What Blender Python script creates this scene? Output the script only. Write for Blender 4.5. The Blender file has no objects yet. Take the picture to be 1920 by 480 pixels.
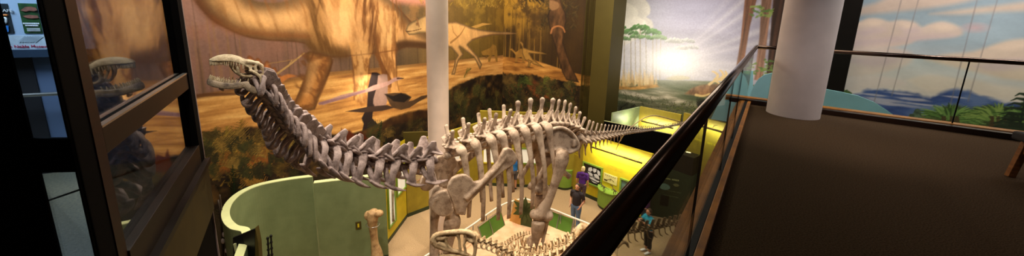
import bpy, bmesh, math, random
import numpy as np
from mathutils import Vector, Matrix
random.seed(7)
sc = bpy.context.scene
COL = sc.collection
V = Vector
# ------------------------------------------------------------------ camera
F = 672.0; CX = 960.0; CY = 166.0
PITCH = math.atan(135/672.0); ROLL = math.radians(1.66)
EYE = V((0, 0, 7.7))
BAL = 6.2                                    # balcony floor height, hall floor is 0
def ray(px, py):
    x = (px-CX)/F; y = -(py-CY)/F
    c, s = math.cos(ROLL), math.sin(ROLL)
    xr = x*c - y*s; yr = x*s + y*c
    cp, sp = math.cos(PITCH), math.sin(PITCH)
    return V((xr, cp+yr*sp, -sp+yr*cp))
def P(px, py, Y):
    r = ray(px, py); return EYE + r*(Y/r.y)
def Z(px, py, z):
    r = ray(px, py); return EYE + r*((z-EYE.z)/r.z)
cam_d = bpy.data.cameras.new('camera'); cam = bpy.data.objects.new('camera', cam_d); COL.objects.link(cam)
cam_d.sensor_width = 36; cam_d.sensor_fit = 'HORIZONTAL'; cam_d.lens = F/1920*36
cam_d.shift_y = -(240-CY)/1920; cam_d.clip_start = 0.02; cam_d.clip_end = 200
_c, _s, _cp, _sp = math.cos(ROLL), math.sin(ROLL), math.cos(PITCH), math.sin(PITCH)
R_ = V((_c, _s*_sp, _s*_cp)); U_ = V((-_s, _c*_sp, _c*_cp)); B_ = V((0, -_cp, _sp))
cam.matrix_world = Matrix(((R_.x, U_.x, B_.x, EYE.x), (R_.y, U_.y, B_.y, EYE.y), (R_.z, U_.z, B_.z, EYE.z), (0, 0, 0, 1)))
sc.camera = cam
UD = V((0.581, 0.814, 0)).normalized()       # along the left railing
VD = V((0.814, -0.581, 0)).normalized()      # along the right railing
UP = V((0, 0, 1))
# ------------------------------------------------------------------ materials
def s2l(c):
    c = c/255.0
    return c/12.92 if c <= 0.04045 else ((c+0.055)/1.055)**2.4
def L(rgb): return tuple(s2l(c) for c in rgb)
MATS = {}
def mat(name, rgb, rough=0.6, var=0.12, scale=8.0, rgb2=None, bump=0.0, metal=0.0, emit=0.0, spec=0.5, coord='Object', stretch=None, detail=4.0, coat=0.0):
    if name in MATS: return MATS[name]
    m = bpy.data.materials.new(name); m.use_nodes = True; nt = m.node_tree; N = nt.nodes; K = nt.links
    b = N['Principled BSDF']
    b.inputs['Roughness'].default_value = rough; b.inputs['Metallic'].default_value = metal
    b.inputs['Specular IOR Level'].default_value = spec
    if coat: b.inputs['Coat Weight'].default_value = coat; b.inputs['Coat Roughness'].default_value = 0.15
    tc = N.new('ShaderNodeTexCoord'); nz = N.new('ShaderNodeTexNoise'); nz.inputs['Scale'].default_value = scale
    nz.inputs['Detail'].default_value = detail
    src = tc.outputs[coord]
    if stretch:
        mp = N.new('ShaderNodeMapping'); mp.inputs['Scale'].default_value = stretch; K.new(src, mp.inputs[0]); src = mp.outputs[0]
    K.new(src, nz.inputs['Vector'])
    cr = N.new('ShaderNodeValToRGB'); c = L(rgb)
    d = L(rgb2) if rgb2 else tuple(max(0, x*(1-2*var)) for x in c)
    e = c if rgb2 else tuple(min(1, x*(1+var)) for x in c)
    cr.color_ramp.elements[0].position = 0.3; cr.color_ramp.elements[1].position = 0.7
    cr.color_ramp.elements[0].color = (*d, 1); cr.color_ramp.elements[1].color = (*e, 1)
    K.new(nz.outputs['Fac'], cr.inputs[0]); K.new(cr.outputs[0], b.inputs['Base Color'])
    if bump:
        bp = N.new('ShaderNodeBump'); bp.inputs['Strength'].default_value = bump; bp.inputs['Distance'].default_value = 0.02
        K.new(nz.outputs['Fac'], bp.inputs['Height']); K.new(bp.outputs[0], b.inputs['Normal'])
    if emit:
        b.inputs['Emission Color'].default_value = (*c, 1); b.inputs['Emission Strength'].default_value = emit
    MATS[name] = m; return m
def bone_mat(name, light, dark, scale=5.0):
    m = bpy.data.materials.new(name); m.use_nodes = True; nt = m.node_tree; N = nt.nodes; K = nt.links
    b = N['Principled BSDF']; b.inputs['Roughness'].default_value = 0.62; b.inputs['Specular IOR Level'].default_value = 0.35
    tc = N.new('ShaderNodeTexCoord'); oi = N.new('ShaderNodeObjectInfo')
    ad = N.new('ShaderNodeVectorMath'); ad.operation = 'ADD'; K.new(tc.outputs['Object'], ad.inputs[0])
    ml = N.new('ShaderNodeMath'); ml.operation = 'MULTIPLY'; ml.inputs[1].default_value = 37.0
    K.new(oi.outputs['Random'], ml.inputs[0]); K.new(ml.outputs[0], ad.inputs[1])
    nz = N.new('ShaderNodeTexNoise'); nz.inputs['Scale'].default_value = scale; nz.inputs['Detail'].default_value = 8; nz.inputs['Roughness'].default_value = 0.65
    K.new(ad.outputs[0], nz.inputs['Vector'])
    n2 = N.new('ShaderNodeTexNoise'); n2.inputs['Scale'].default_value = scale*9; n2.inputs['Detail'].default_value = 5
    K.new(ad.outputs[0], n2.inputs['Vector'])
    cr = N.new('ShaderNodeValToRGB'); cr.color_ramp.elements[0].position = 0.30; cr.color_ramp.elements[1].position = 0.56
    cr.color_ramp.elements[0].color = (*L(dark), 1); cr.color_ramp.elements[1].color = (*L(light), 1)
    K.new(nz.outputs['Fac'], cr.inputs[0])
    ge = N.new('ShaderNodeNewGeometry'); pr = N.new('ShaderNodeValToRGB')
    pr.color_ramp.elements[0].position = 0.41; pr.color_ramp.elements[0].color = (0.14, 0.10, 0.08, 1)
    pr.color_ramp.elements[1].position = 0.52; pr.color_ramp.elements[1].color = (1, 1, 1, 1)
    K.new(ge.outputs['Pointiness'], pr.inputs[0])  # creases darkened in the colour: cavity shade painted into the bone
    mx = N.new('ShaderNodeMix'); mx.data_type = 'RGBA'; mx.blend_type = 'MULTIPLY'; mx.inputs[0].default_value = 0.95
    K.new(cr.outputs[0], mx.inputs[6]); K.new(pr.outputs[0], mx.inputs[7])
    K.new(mx.outputs[2], b.inputs['Base Color'])
    bp = N.new('ShaderNodeBump'); bp.inputs['Strength'].default_value = 0.6; bp.inputs['Distance'].default_value = 0.016
    K.new(n2.outputs['Fac'], bp.inputs['Height']); K.new(bp.outputs[0], b.inputs['Normal'])
    MATS[name] = m; return m
def glass_mat(name, tint=(0.86, 0.9, 0.88), ior=1.5, gain=1.0):
    m = bpy.data.materials.new(name); m.use_nodes = True; nt = m.node_tree; N = nt.nodes; K = nt.links
    N.remove(N['Principled BSDF']); out = N['Material Output']
    t = N.new('ShaderNodeBsdfTransparent'); t.inputs[0].default_value = (*tint, 1)
    g = N.new('ShaderNodeBsdfGlossy'); g.inputs['Roughness'].default_value = 0.0; g.inputs['Color'].default_value = (1, 1, 1, 1)
    f = N.new('ShaderNodeFresnel'); f.inputs['IOR'].default_value = ior
    ml = N.new('ShaderNodeMath'); ml.operation = 'MULTIPLY'; ml.inputs[1].default_value = gain; ml.use_clamp = True
    K.new(f.outputs[0], ml.inputs[0])
    mx = N.new('ShaderNodeMixShader'); K.new(ml.outputs[0], mx.inputs[0]); K.new(t.outputs[0], mx.inputs[1]); K.new(g.outputs[0], mx.inputs[2])
    K.new(mx.outputs[0], out.inputs[0]); MATS[name] = m; return m
def paint_mat(name, rough=0.7, amount=0.8):
    m = bpy.data.materials.new(name); m.use_nodes = True; nt = m.node_tree; N = nt.nodes; K = nt.links
    b = N['Principled BSDF']; b.inputs['Roughness'].default_value = rough; b.inputs['Specular IOR Level'].default_value = 0.2
    at = N.new('ShaderNodeAttribute'); at.attribute_name = 'paint'
    tc = N.new('ShaderNodeTexCoord'); nz = N.new('ShaderNodeTexNoise'); nz.inputs['Scale'].default_value = 14; nz.inputs['Detail'].default_value = 9
    nz.inputs['Roughness'].default_value = 0.7
    K.new(tc.outputs['Object'], nz.inputs['Vector'])
    cr = N.new('ShaderNodeValToRGB'); cr.color_ramp.elements[0].position = 0.3; cr.color_ramp.elements[1].position = 0.7
    cr.color_ramp.elements[0].color = (0.84, 0.82, 0.8, 1); cr.color_ramp.elements[1].color = (1.1, 1.1, 1.1, 1)
    K.new(nz.outputs['Fac'], cr.inputs[0])
    mx = N.new('ShaderNodeMix'); mx.data_type = 'RGBA'; mx.blend_type = 'MULTIPLY'; mx.inputs[0].default_value = amount
    K.new(at.outputs['Color'], mx.inputs[6]); K.new(cr.outputs[0], mx.inputs[7]); K.new(mx.outputs[2], b.inputs['Base Color'])
    MATS[name] = m; return m
# ------------------------------------------------------------------ mesh building
def cr_interp(pts, n):
    """Catmull-Rom through pts (tuples of any length); n samples per span"""
    a = [np.array(p, float) for p in pts]
    if len(a) == 2 or n <= 1:
        if n <= 1: return a
        return [a[0]+(a[1]-a[0])*k/n for k in range(n+1)]
    e = [2*a[0]-a[1]]+a+[2*a[-1]-a[-2]]; out = []
    for i in range(1, len(e)-2):
        p0, p1, p2, p3 = e[i-1], e[i], e[i+1], e[i+2]
        for k in range(n):
            t = k/n
            out.append(0.5*(2*p1+(p2-p0)*t+(2*p0-5*p1+4*p2-p3)*t*t+(3*p1-p0-3*p2+p3)*t**3))
    out.append(a[-1]); return out
class MB:
    def __init__(s): s.v = []; s.f = []; s.mi = []; s.cur = 0
    def add(s, vs, fs):
        o = len(s.v); s.v += [tuple(x) for x in vs]
        for f in fs: s.f.append(tuple(i+o for i in f)); s.mi.append(s.cur)
        return s
    def box(s, c, size, rz=0.0, M=None):
        x, y, z = size[0]/2, size[1]/2, size[2]/2
        vs = [V(p) for p in ((-x,-y,-z),(x,-y,-z),(x,y,-z),(-x,y,-z),(-x,-y,z),(x,-y,z),(x,y,z),(-x,y,z))]
        R = (M if M is not None else Matrix.Rotation(rz, 3, 'Z'))
        vs = [R @ p + V(c) for p in vs]
        return s.add(vs, [(3,2,1,0),(4,5,6,7),(0,1,5,4),(1,2,6,5),(2,3,7,6),(3,0,4,7)])
    def bar(s, a, b, w, h, up=UP):
        """box running from a to b: w wide across, h tall along up (centred)"""
        a = V(a); b = V(b); d = (b-a); l = d.length; d = d/l
        side = up.cross(d)
        if side.length < 1e-4: side = V((1,0,0)).cross(d)
        side.normalize(); u = d.cross(side)
        vs = []
        for q in (a, b):
            for (i, j) in ((-1,-1),(1,-1),(1,1),(-1,1)): vs.append(q+side*(i*w/2)+u*(j*h/2))
        return s.add(vs, [(0,1,2,3),(7,6,5,4),(0,4,5,1),(1,5,6,2),(2,6,7,3),(3,7,4,0)])
    def tube(s, pts, n=10, sub=4, flat=1.0, up=None, cap=True, round_ends=False):
        """pts: (x,y,z,r) ; elliptical section: r across `up`-perp side, r*flat along up-ish normal"""
        q = cr_interp(pts, sub); ps = [V(p[:3]) for p in q]; rs = [max(1e-4, p[3]) for p in q]; m = len(ps)
        tn = [((ps[min(i+1, m-1)]-ps[max(i-1, 0)])).normalized() for i in range(m)]
        ref = V(up) if up is not None else (UP if abs(tn[0].z) < 0.9 else V((1, 0, 0)))
        nrm = (ref - tn[0]*ref.dot(tn[0])).normalized(); vs = []; fs = []
        for i in range(m):
            if up is not None:
                w = V(up)-tn[i]*V(up).dot(tn[i])
                if w.length > 1e-3: nrm = w.normalized()
            else: nrm = (nrm-tn[i]*nrm.dot(tn[i])).normalized()
            bn = tn[i].cross(nrm)
            for k in range(n):
                a = 2*math.pi*k/n; vs.append(ps[i]+bn*(math.cos(a)*rs[i])+nrm*(math.sin(a)*rs[i]*flat))
        for i in range(m-1):
            for k in range(n):
                k2 = (k+1) % n; fs.append((i*n+k, i*n+k2, (i+1)*n+k2, (i+1)*n+k))
        if cap:
            e0 = 0.6*rs[0]*min(1, flat) if round_ends else 0; e1 = 0.6*rs[-1]*min(1, flat) if round_ends else 0
            vs.append(ps[0]-tn[0]*e0); vs.append(ps[-1]+tn[-1]*e1); a = len(vs)-2
            for k in range(n):
                k2 = (k+1) % n; fs.append((a, k2, k)); fs.append((a+1, (m-1)*n+k, (m-1)*n+k2))
        return s.add(vs, fs)
    def ell(s, c, r, n=12, m=8, M=None):
        c = V(c); vs = []; fs = []
        if not hasattr(r, '__len__'): r = (r, r, r)
        for i in range(m+1):
            t = math.pi*i/m
            for k in range(n):
                a = 2*math.pi*k/n; p = V((r[0]*math.sin(t)*math.cos(a), r[1]*math.sin(t)*math.sin(a), r[2]*math.cos(t)))
                vs.append(c+(M @ p if M is not None else p))
        for i in range(m):
            for k in range(n):
                k2 = (k+1) % n; fs.append((i*n+k, (i+1)*n+k, (i+1)*n+k2, i*n+k2))
        return s.add(vs, fs)
    def prism(s, poly, off):
        """polygon of 3-D points extruded by vector off"""
        n = len(poly); vs = [V(p) for p in poly]+[V(p)+V(off) for p in poly]
        fs = [tuple(range(n))[::-1], tuple(range(n, 2*n))]
        fs += [(i, (i+1) % n, n+(i+1) % n, n+i) for i in range(n)]
        return s.add(vs, fs)
    def lathe(s, prof, c=(0,0,0), n=32, a0=0, a1=2*math.pi):
        full = abs(a1-a0-2*math.pi) < 1e-6; m = n if full else n+1; vs = []; fs = []
        for (r, z) in prof:
            for k in range(m):
                a = a0+(a1-a0)*k/n; vs.append((c[0]+r*math.cos(a), c[1]+r*math.sin(a), c[2]+z))
        for i in range(len(prof)-1):
            for k in range(n):
                k2 = (k+1) % m; fs.append((i*m+k, i*m+k2, (i+1)*m+k2, (i+1)*m+k))
        return s.add(vs, fs)
    def mesh(s, name, smooth=True):
        me = bpy.data.meshes.new(name); me.from_pydata(s.v, [], s.f); me.validate(); me.update()
        bm = bmesh.new(); bm.from_mesh(me); bmesh.ops.recalc_face_normals(bm, faces=bm.faces); bm.to_mesh(me); bm.free()
        if smooth: me.polygons.foreach_set('use_smooth', [True]*len(me.polygons))
        return me
    def build(s, name, m, parent=None, smooth=False, remesh=0, smooth_it=0, bevel=0.0):
        me = s.mesh(name, smooth)
        if remesh: me = remeshed(me, remesh, smooth_it)
        for mm in (m if isinstance(m, (list, tuple)) else [m]): me.materials.append(mm)
        if not remesh and isinstance(m, (list, tuple)): me.polygons.foreach_set('material_index', s.mi[:len(me.polygons)])
        return link(name, me, parent, bevel)
def remeshed(me, vox, smooth_it=4, factor=0.5):
    o = bpy.data.objects.new('tmp', me); COL.objects.link(o)
    r = o.modifiers.new('r', 'REMESH'); r.mode = 'VOXEL'; r.voxel_size = vox; r.use_smooth_shade = True
    if smooth_it:
        sm = o.modifiers.new('s', 'SMOOTH'); sm.factor = factor; sm.iterations = smooth_it
    dg = bpy.context.evaluated_depsgraph_get(); dg.update()
    out = bpy.data.meshes.new_from_object(o.evaluated_get(dg))
    bpy.data.objects.remove(o); out.name = me.name
    out.polygons.foreach_set('use_smooth', [True]*len(out.polygons))
    return out
def link(name, me, parent=None, bevel=0.0):
    o = bpy.data.objects.new(name, me); COL.objects.link(o)
    if parent is not None: o.parent = parent
    if bevel:
        b = o.modifiers.new('bevel', 'BEVEL'); b.width = bevel; b.segments = 2; b.limit_method = 'ANGLE'
    return o
def tag(o, label=None, cat=None, group=None, kind=None):
    if label: o['label'] = label
    if cat: o['category'] = cat
    if group: o['group'] = group
    if kind: o['kind'] = kind
    return o
def empty(name, loc=(0,0,0), rz=0, label=None, cat=None, group=None, kind=None):
    """Empty at the thing's base; children are given in world space through sub()"""
    o = bpy.data.objects.new(name, None); COL.objects.link(o); o.location = loc; o.rotation_euler = (0, 0, rz); o.empty_display_size = 0.1
    return tag(o, label, cat, group, kind)
def world_child(o, parent):
    """parent a mesh given in world coordinates"""
    o.parent = parent
    root = parent
    M = Matrix.Identity(4); chain = []
    while root is not None: chain.append(root); root = root.parent
    for r in reversed(chain): M = M @ r.matrix_parent_inverse @ r.matrix_basis
    o.matrix_parent_inverse = M.inverted(); return o
def struct(o): o['kind'] = 'structure'; return o
def text_mesh(body, size, origin, xdir, ydir, m, name, parent=None, align='LEFT', extrude=0.002, bold=0):
    cu = bpy.data.curves.new(name, 'FONT'); cu.body = body; cu.size = size; cu.align_x = align; cu.extrude = extrude; cu.resolution_u = 2
    if bold: cu.offset = bold
    o = bpy.data.objects.new('tmp', cu); COL.objects.link(o)
    dg = bpy.context.evaluated_depsgraph_get(); dg.update()
    me = bpy.data.meshes.new_from_object(o.evaluated_get(dg)); bpy.data.objects.remove(o); me.name = name
    xd = V(xdir).normalized(); yd = V(ydir).normalized(); zd = xd.cross(yd)
    Mx = Matrix(((xd.x, yd.x, zd.x, origin[0]), (xd.y, yd.y, zd.y, origin[1]), (xd.z, yd.z, zd.z, origin[2]), (0, 0, 0, 1)))
    me.transform(Mx); me.materials.clear(); me.materials.append(m)
    o = link(name, me)
    if parent is not None: world_child(o, parent)
    return o
def wbuild(mb, name, m, parent, **k):
    o = mb.build(name, m, None, **k)
    if parent is not None: world_child(o, parent)
    return o
# ------------------------------------------------------------------ mural painting (in wall coordinates u = along the wall, v = height)
def _hash(ix, iy, seed):
    h = (ix.astype(np.int64)*374761393 + iy.astype(np.int64)*668265263 + seed*1442695041) & 0xffffffff
    h = ((h ^ (h >> 13))*1274126177) & 0xffffffff
    return ((h ^ (h >> 16)) & 0xffff)/65535.0
def vnoise(x, y, seed=0):
    ix = np.floor(x); iy = np.floor(y); fx = x-ix; fy = y-iy
    fx = fx*fx*(3-2*fx); fy = fy*fy*(3-2*fy)
    a = _hash(ix, iy, seed); b = _hash(ix+1, iy, seed); c = _hash(ix, iy+1, seed); d = _hash(ix+1, iy+1, seed)
    return (a*(1-fx)+b*fx)*(1-fy)+(c*(1-fx)+d*fx)*fy
def fbm(x, y, seed=0, o=4):
    t = 0; a = 0.5; n = 0
    for k in range(o): t = t+a*vnoise(x*2**k, y*2**k, seed+k); n += a; a *= 0.55
    return t/n
def sstep(a, b, x): t = np.clip((x-a)/(b-a), 0, 1); return t*t*(3-2*t)
class Mural:
    def __init__(s, O, d, length, z0, z1, du, dv):
        s.O = V((O[0], O[1], 0)); s.d = V(d).normalized(); s.n = V((s.d.y, -s.d.x, 0)); s.z0 = z0; s.z1 = z1; s.len = length
        s.nu = int(length/du)+1; s.nv = int((z1-z0)/dv)+1
        u = np.linspace(0, length, s.nu); v = np.linspace(z0, z1, s.nv)
        s.Ug, s.Vg = np.meshgrid(u, v); s.c = np.zeros((s.nv, s.nu, 3))
        # sketch coordinates, only used to read heights off the guide lines of the painting
    def pt(s, px, py):
        r = ray(px, py); den = r.x*s.n.x+r.y*s.n.y
        t = ((s.O-EYE).x*s.n.x+(s.O-EYE).y*s.n.y)/den; p = EYE+r*t
        return ((p-s.O).dot(s.d), p.z)
    def pts(s, l): return [s.pt(*q) for q in l]
    def mix(s, m, col):
        col = np.array(col, float); s.c += (col-s.c)*m[..., None] if col.ndim == 1 else (col-s.c)*m[..., None]
    def base(s, col): s.c[:] = np.array(col, float)
    def win(s, q, pad):
        us = [p[0] for p in q]; vs = [p[1] for p in q]
        i0 = max(0, int((min(us)-pad)/s.len*(s.nu-1))); i1 = min(s.nu, int((max(us)+pad)/s.len*(s.nu-1))+2)
        j0 = max(0, int((min(vs)-pad-s.z0)/(s.z1-s.z0)*(s.nv-1))); j1 = min(s.nv, int((max(vs)+pad-s.z0)/(s.z1-s.z0)*(s.nv-1))+2)
        if i1 <= i0 or j1 <= j0: return None
        return (slice(j0, j1), slice(i0, i1))
    def poly(s, l, col, soft=0.03, smooth=0, op=1.0, tex=None, shade=None, raw=False, mod=None):
        q = l if raw else s.pts(l)
        if smooth: q = [tuple(x) for x in cr_interp(list(q)+[q[0]], smooth)][:-1]
        w = s.win(q, soft*2)
        if w is None: return
        U = s.Ug[w]; Vv = s.Vg[w]; ins = np.zeros(U.shape, bool); dist = np.full(U.shape, 1e9); n = len(q)
        for i in range(n):
            (x0, y0), (x1, y1) = q[i], q[(i+1) % n]
            if y0 != y1:
                cond = ((y0 > Vv) != (y1 > Vv)) & (U < (x1-x0)*(Vv-y0)/(y1-y0)+x0); ins ^= cond
            dx, dy = x1-x0, y1-y0; ll = dx*dx+dy*dy+1e-12
            t = np.clip(((U-x0)*dx+(Vv-y0)*dy)/ll, 0, 1); dist = np.minimum(dist, np.hypot(U-x0-t*dx, Vv-y0-t*dy))
        sd = np.where(ins, -dist, dist); m = op*(1-sstep(-soft, soft, sd)); c = np.array(col, float)
        if mod is not None: m = m*mod(U, Vv)
        full = np.broadcast_to(c, U.shape+(3,)).copy()
        if tex is not None: full = full*tex(U, Vv)[..., None]
        if shade is not None: full = full*shade(U, Vv, np.where(ins, dist, 0))[..., None]
        s.c[w] += (full-s.c[w])*m[..., None]
    def stroke(s, l, w0, w1, col, soft=0.4, op=1.0, sub=0, raw=False):
        """l: guide points, w0->w1: half width in metres from first to last"""
        q = l if raw else s.pts(l)
        if sub: q = [tuple(x) for x in cr_interp(q, sub)]
        w = s.win(q, max(w0, w1)*2+0.05)
        if w is None: return
        U = s.Ug[w]; Vv = s.Vg[w]; best = np.full(U.shape, 1e9); n = len(q)-1
        for i in range(n):
            (x0, y0), (x1, y1) = q[i], q[i+1]; dx, dy = x1-x0, y1-y0; ll = dx*dx+dy*dy+1e-12
            t = np.clip(((U-x0)*dx+(Vv-y0)*dy)/ll, 0, 1); d = np.hypot(U-x0-t*dx, Vv-y0-t*dy)
            ww = w0+(w1-w0)*(i+t)/n; best = np.minimum(best, d/np.maximum(ww, 1e-4))
        m = op*(1-sstep(1-soft, 1+soft, best)); s.c[w] += (np.array(col, float)-s.c[w])*m[..., None]
    def blob(s, px, py, ru, rv, col, op=1.0, pw=1.0, raw=False):
        u, v = (px, py) if raw else s.pt(px, py)
        d = np.hypot((s.Ug-u)/ru, (s.Vg-v)/rv); m = op*np.clip(1-d, 0, 1)**pw; s.mix(m, col)
    def fern(s, base, tip, wid, col, n=14, raw=False, lw=0.02, bend=0.15):
        a, b = (base, tip) if raw else (s.pt(*base), s.pt(*tip))
        a = np.array(a); b = np.array(b); d = b-a; ln = np.hypot(*d); d = d/ln; nn = np.array((-d[1], d[0])); mid = (a+b)/2+nn*ln*bend
        cv = cr_interp([a, mid, b], n)
        s.stroke([tuple(p) for p in cv], lw, lw*0.3, col, raw=True)
        k0 = len(cv)
        for i in range(2, k0, max(1, k0//n)):
            p = cv[i]; t = i/k0; w = wid*math.sin(math.pi*min(1, 0.15+t*0.85))**0.8
            for sg in (-1, 1):
                e = p+(nn*sg*0.85+d*0.6)*w; s.stroke([tuple(p), tuple(e)], lw*0.9, lw*0.2, np.array(col)*random.uniform(0.75, 1.15), raw=True, op=0.9)
    def foliage(s, u0, u1, v0, v1, n, cols, size=0.08, op=0.9):
        for k in range(n):
            u = random.uniform(u0, u1); v = random.uniform(v0, v1); a = random.uniform(0.2, 2.9); l = size*random.uniform(0.5, 1.8)
            s.stroke([(u, v), (u+math.cos(a)*l, v+math.sin(a)*l)], l*0.16, 0.004, random.choice(cols), raw=True, op=op)
    def build(s, name, m, thick=0.12):
        co = np.empty((s.nv*s.nu, 3)); co[:, 0] = s.O.x+s.Ug.ravel()*s.d.x; co[:, 1] = s.O.y+s.Ug.ravel()*s.d.y; co[:, 2] = s.Vg.ravel()
        i = np.arange(s.nu-1); j = np.arange(s.nv-1); I, J = np.meshgrid(i, j); a = (J*s.nu+I).ravel()
        quads = np.stack([a, a+1, a+1+s.nu, a+s.nu], 1)
        me = bpy.data.meshes.new(name); nq = len(quads)
        me.vertices.add(len(co)); me.vertices.foreach_set('co', co.ravel())
        me.loops.add(nq*4); me.loops.foreach_set('vertex_index', quads.ravel())
        me.polygons.add(nq); me.polygons.foreach_set('loop_start', np.arange(0, nq*4, 4))
        me.update(calc_edges=True); me.validate()
        at = me.color_attributes.new('paint', 'FLOAT_COLOR', 'POINT')
        c = np.clip(s.c, 0, 255)/255.0; lin = np.where(c <= 0.04045, c/12.92, ((c+0.055)/1.055)**2.4)
        rgba = np.ones((s.nv*s.nu, 4), np.float32); rgba[:, :3] = lin.reshape(-1, 3); at.data.foreach_set('color', rgba.ravel())
        me.materials.append(m); return link(name, me)
# ================================================================== MURALS
PM = paint_mat('mural_paint')
def lerpc(stops, x):
    xs = [q[0] for q in stops]; return np.stack([np.interp(x, xs, [q[1][k] for q in stops]) for k in range(3)], -1)
CORNER = P(940, 240, 19.0); CORNER = V((CORNER.x, CORNER.y, 0))
LENA = 15.0
A = Mural(CORNER-UD*LENA, UD, LENA, 2.4, 9.6, 0.024, 0.021)
B = Mural(CORNER, VD, 5.0, 2.4, 9.6, 0.03, 0.025)
def hide_tex(U, W):
    a = fbm(U*1.5+fbm(U*.9, W*.9, 3)*2, W*1.0, 11, 5); b = fbm(U*6+W, W*2.0, 5, 4)
    return 0.78+0.34*a+0.20*(b-0.5)
def edge_shade(wd, lo=0.42):
    return lambda U, W, D: lo+(1-lo)*sstep(0, wd, D)
def forest_bg(M, seed):
    """warm woodland: hazy sky, trunks, sunny ground; heights follow guide lines of the painting"""
    U, W = M.Ug, M.Vg
    xs = np.linspace(0, M.len, 40)
    return U, W
def guide(M, l):
    """height (v) of a guide line as a function of u"""
    q = sorted(M.pts(l)); return np.interp(M.Ug[0], [p[0] for p in q], [p[1] for p in q])[None, :]
# ---- wall A
gl = guide(A, [(330,184),(380,176),(480,160),(600,137),(700,128),(800,118),(940,104)])        # far edge of the ground
fl = guide(A, [(330,262),(390,254),(470,238),(540,240),(600,250),(650,252),(690,243),(730,222),(765,210),(806,206),(830,178),(850,162),(880,150),(900,143),(960,138)])
sk = guide(A, [(330,0),(480,-30),(600,-20),(730,8),(800,14),(850,0),(940,-40)])
U, W = A.Ug, A.Vg
hz = fbm(U*0.8, W*0.8, 21, 5); st = fbm(U*7, W*0.35, 22, 4); ca = fbm(U*2.4, W*2.4, 23, 5)
wood = lerpc([(0, (152,114,104)), (5, (130,96,78)), (8.5, (96,76,52)), (10.5, (112,86,44)), (13, (96,74,30)), (15, (88,64,24))], U)
A.c = wood*(0.75+0.45*hz+0.22*(st-0.5))[..., None]
top = sstep(0.0, 1.8, W-gl)                                                                  # canopy glow high up
A.mix(top*0.6*sstep(0.35, 0.65, ca), lerpc([(0, (158,112,92)), (6, (140,92,70)), (9, (150,106,60)), (12, (150,118,44)), (15, (122,92,32))], U))
A.mix(sstep(-0.1, 0.25, W-sk)*0.9, np.array((196,128,106)))
for k in range(70):                                                                          # trunks
    u = random.uniform(0.3, 14.9); p = 40
    g = float(np.interp(u, A.Ug[0], gl[0])); h = random.uniform(0.9, 2.6); c = random.choice([(70,50,34),(60,44,28),(150,112,62),(128,98,60)])
    A.stroke([(u, g-0.02), (u+random.uniform(-.06,.06), g+h)], random.uniform(.012,.05), .01, c, raw=True, op=random.uniform(.12,.34))
A.foliage(9.5, 15, 8.1, 9.6, 700, [(150,118,40),(120,92,30),(92,70,24),(170,136,60)], .14, .5)
gr = sstep(0.03, -0.03, W-gl)                                                                # ground
gs = fbm(U*0.9+W*0.6, W*7, 31, 5); g2 = fbm(U*0.5, W*14, 33, 3)
gcol = lerpc([(0.25, (146,96,48)), (0.45, (190,134,68)), (0.6, (214,160,88)), (0.8, (232,188,116))], gs*0.75+g2*0.25)
A.mix(gr, gcol)
A.mix(sstep(0.12, 0, np.abs(W-gl+0.05))*0.45, np.array((84,58,34)))
A.stroke([(360,182),(385,178),(440,176),(470,168)], .05, .03, (88,54,28), op=.8)
# plates of the small stegosaur and its back
for (x, y, r, a) in ((470,112,14,-.5),(484,117,15,-.2),(500,124,18,0.1),(512,134,15,.4),(520,146,10,.7)):
    A.poly([(x-6,y+18),(x-9,y+4),(x+a*6,y-r*.6),(x+9,y+3),(x+8,y+19)], (198,120,66), .02, 3, shade=edge_shade(.12,.6))
A.poly([(470,135),(500,135),(520,145),(540,139),(556,143),(540,147),(524,158),(500,162),(478,160)], (188,116,58), .03, 3, tex=hide_tex)
A.stroke([(520,138),(545,120),(570,100)], .03, .02, (176,140,86)); A.stroke([(540,124),(548,112)], .015, .01, (176,140,86)); A.stroke([(500,120),(560,110)], .012, .01, (150,112,70))
# ---- the big long-necked dinosaur
SB = (208,154,94)
A.poly([(690,88),(704,104),(714,128),(722,160),(738,162),(736,120),(730,90)], (116,72,36), .03, 2, tex=hide_tex)          # far hind leg
A.poly([(618,92),(600,100),(590,96),(572,100),(578,125),(566,160),(553,192),(550,206),(572,208),(590,205),(596,186),(612,150),(624,118)], (186,124,62), .03, 2, tex=hide_tex, shade=edge_shade(.25,.55))
A.poly([(-10,-70),(250,-60),(362,-14),(368,4),(382,22),(404,42),(438,60),(470,71),(505,76),(545,78),(572,82),(590,100),(620,107),(648,106),(662,104),(700,101),(738,95),(762,88),(800,91),(832,95),
        (832,74),(800,66),(782,52),(765,35),(750,18),(735,4),(715,-14),(680,-40),(600,-60),(570,-30),(556,-8),(540,1),(515,5),(494,4),(478,1),(462,-10),(440,-60)], SB, .03, 2, tex=hide_tex, shade=edge_shade(.5,.5))
A.poly([(655,80),(659,108),(664,150),(664,184),(676,192),(692,188),(690,150),(693,112),(700,80)], (208,152,86), .025, 2, tex=hide_tex)
A.poly([(706,30),(704,60),(710,98),(722,128),(735,150),(733,172),(748,172),(744,150),(742,118),(742,92),(748,60),(742,20)], (210,154,90), .03, 2, tex=hide_tex)
for l in ([(362,-6),(382,21),(404,41),(438,59),(470,70),(505,75),(545,77),(572,81)], [(590,99),(620,106),(650,105),(700,100),(740,94),(764,87),(800,90)], [(588,98),(578,125),(566,160),(553,192)], [(624,112),(612,150),(597,186),(590,204)],
          [(660,108),(664,150),(664,186)], [(693,110),(690,150),(691,188)], [(708,30),(704,60),(710,98),(722,128),(734,152)], [(742,92),(743,120),(744,150),(748,170)], [(740,8),(765,35),(783,53),(800,65)], [(600,0),(592,40),(600,70),(618,98)], [(702,12),(697,60),(700,98)]):
    A.stroke(l, .03, .022, (84,48,22), soft=.8, op=.5, sub=4)
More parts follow.
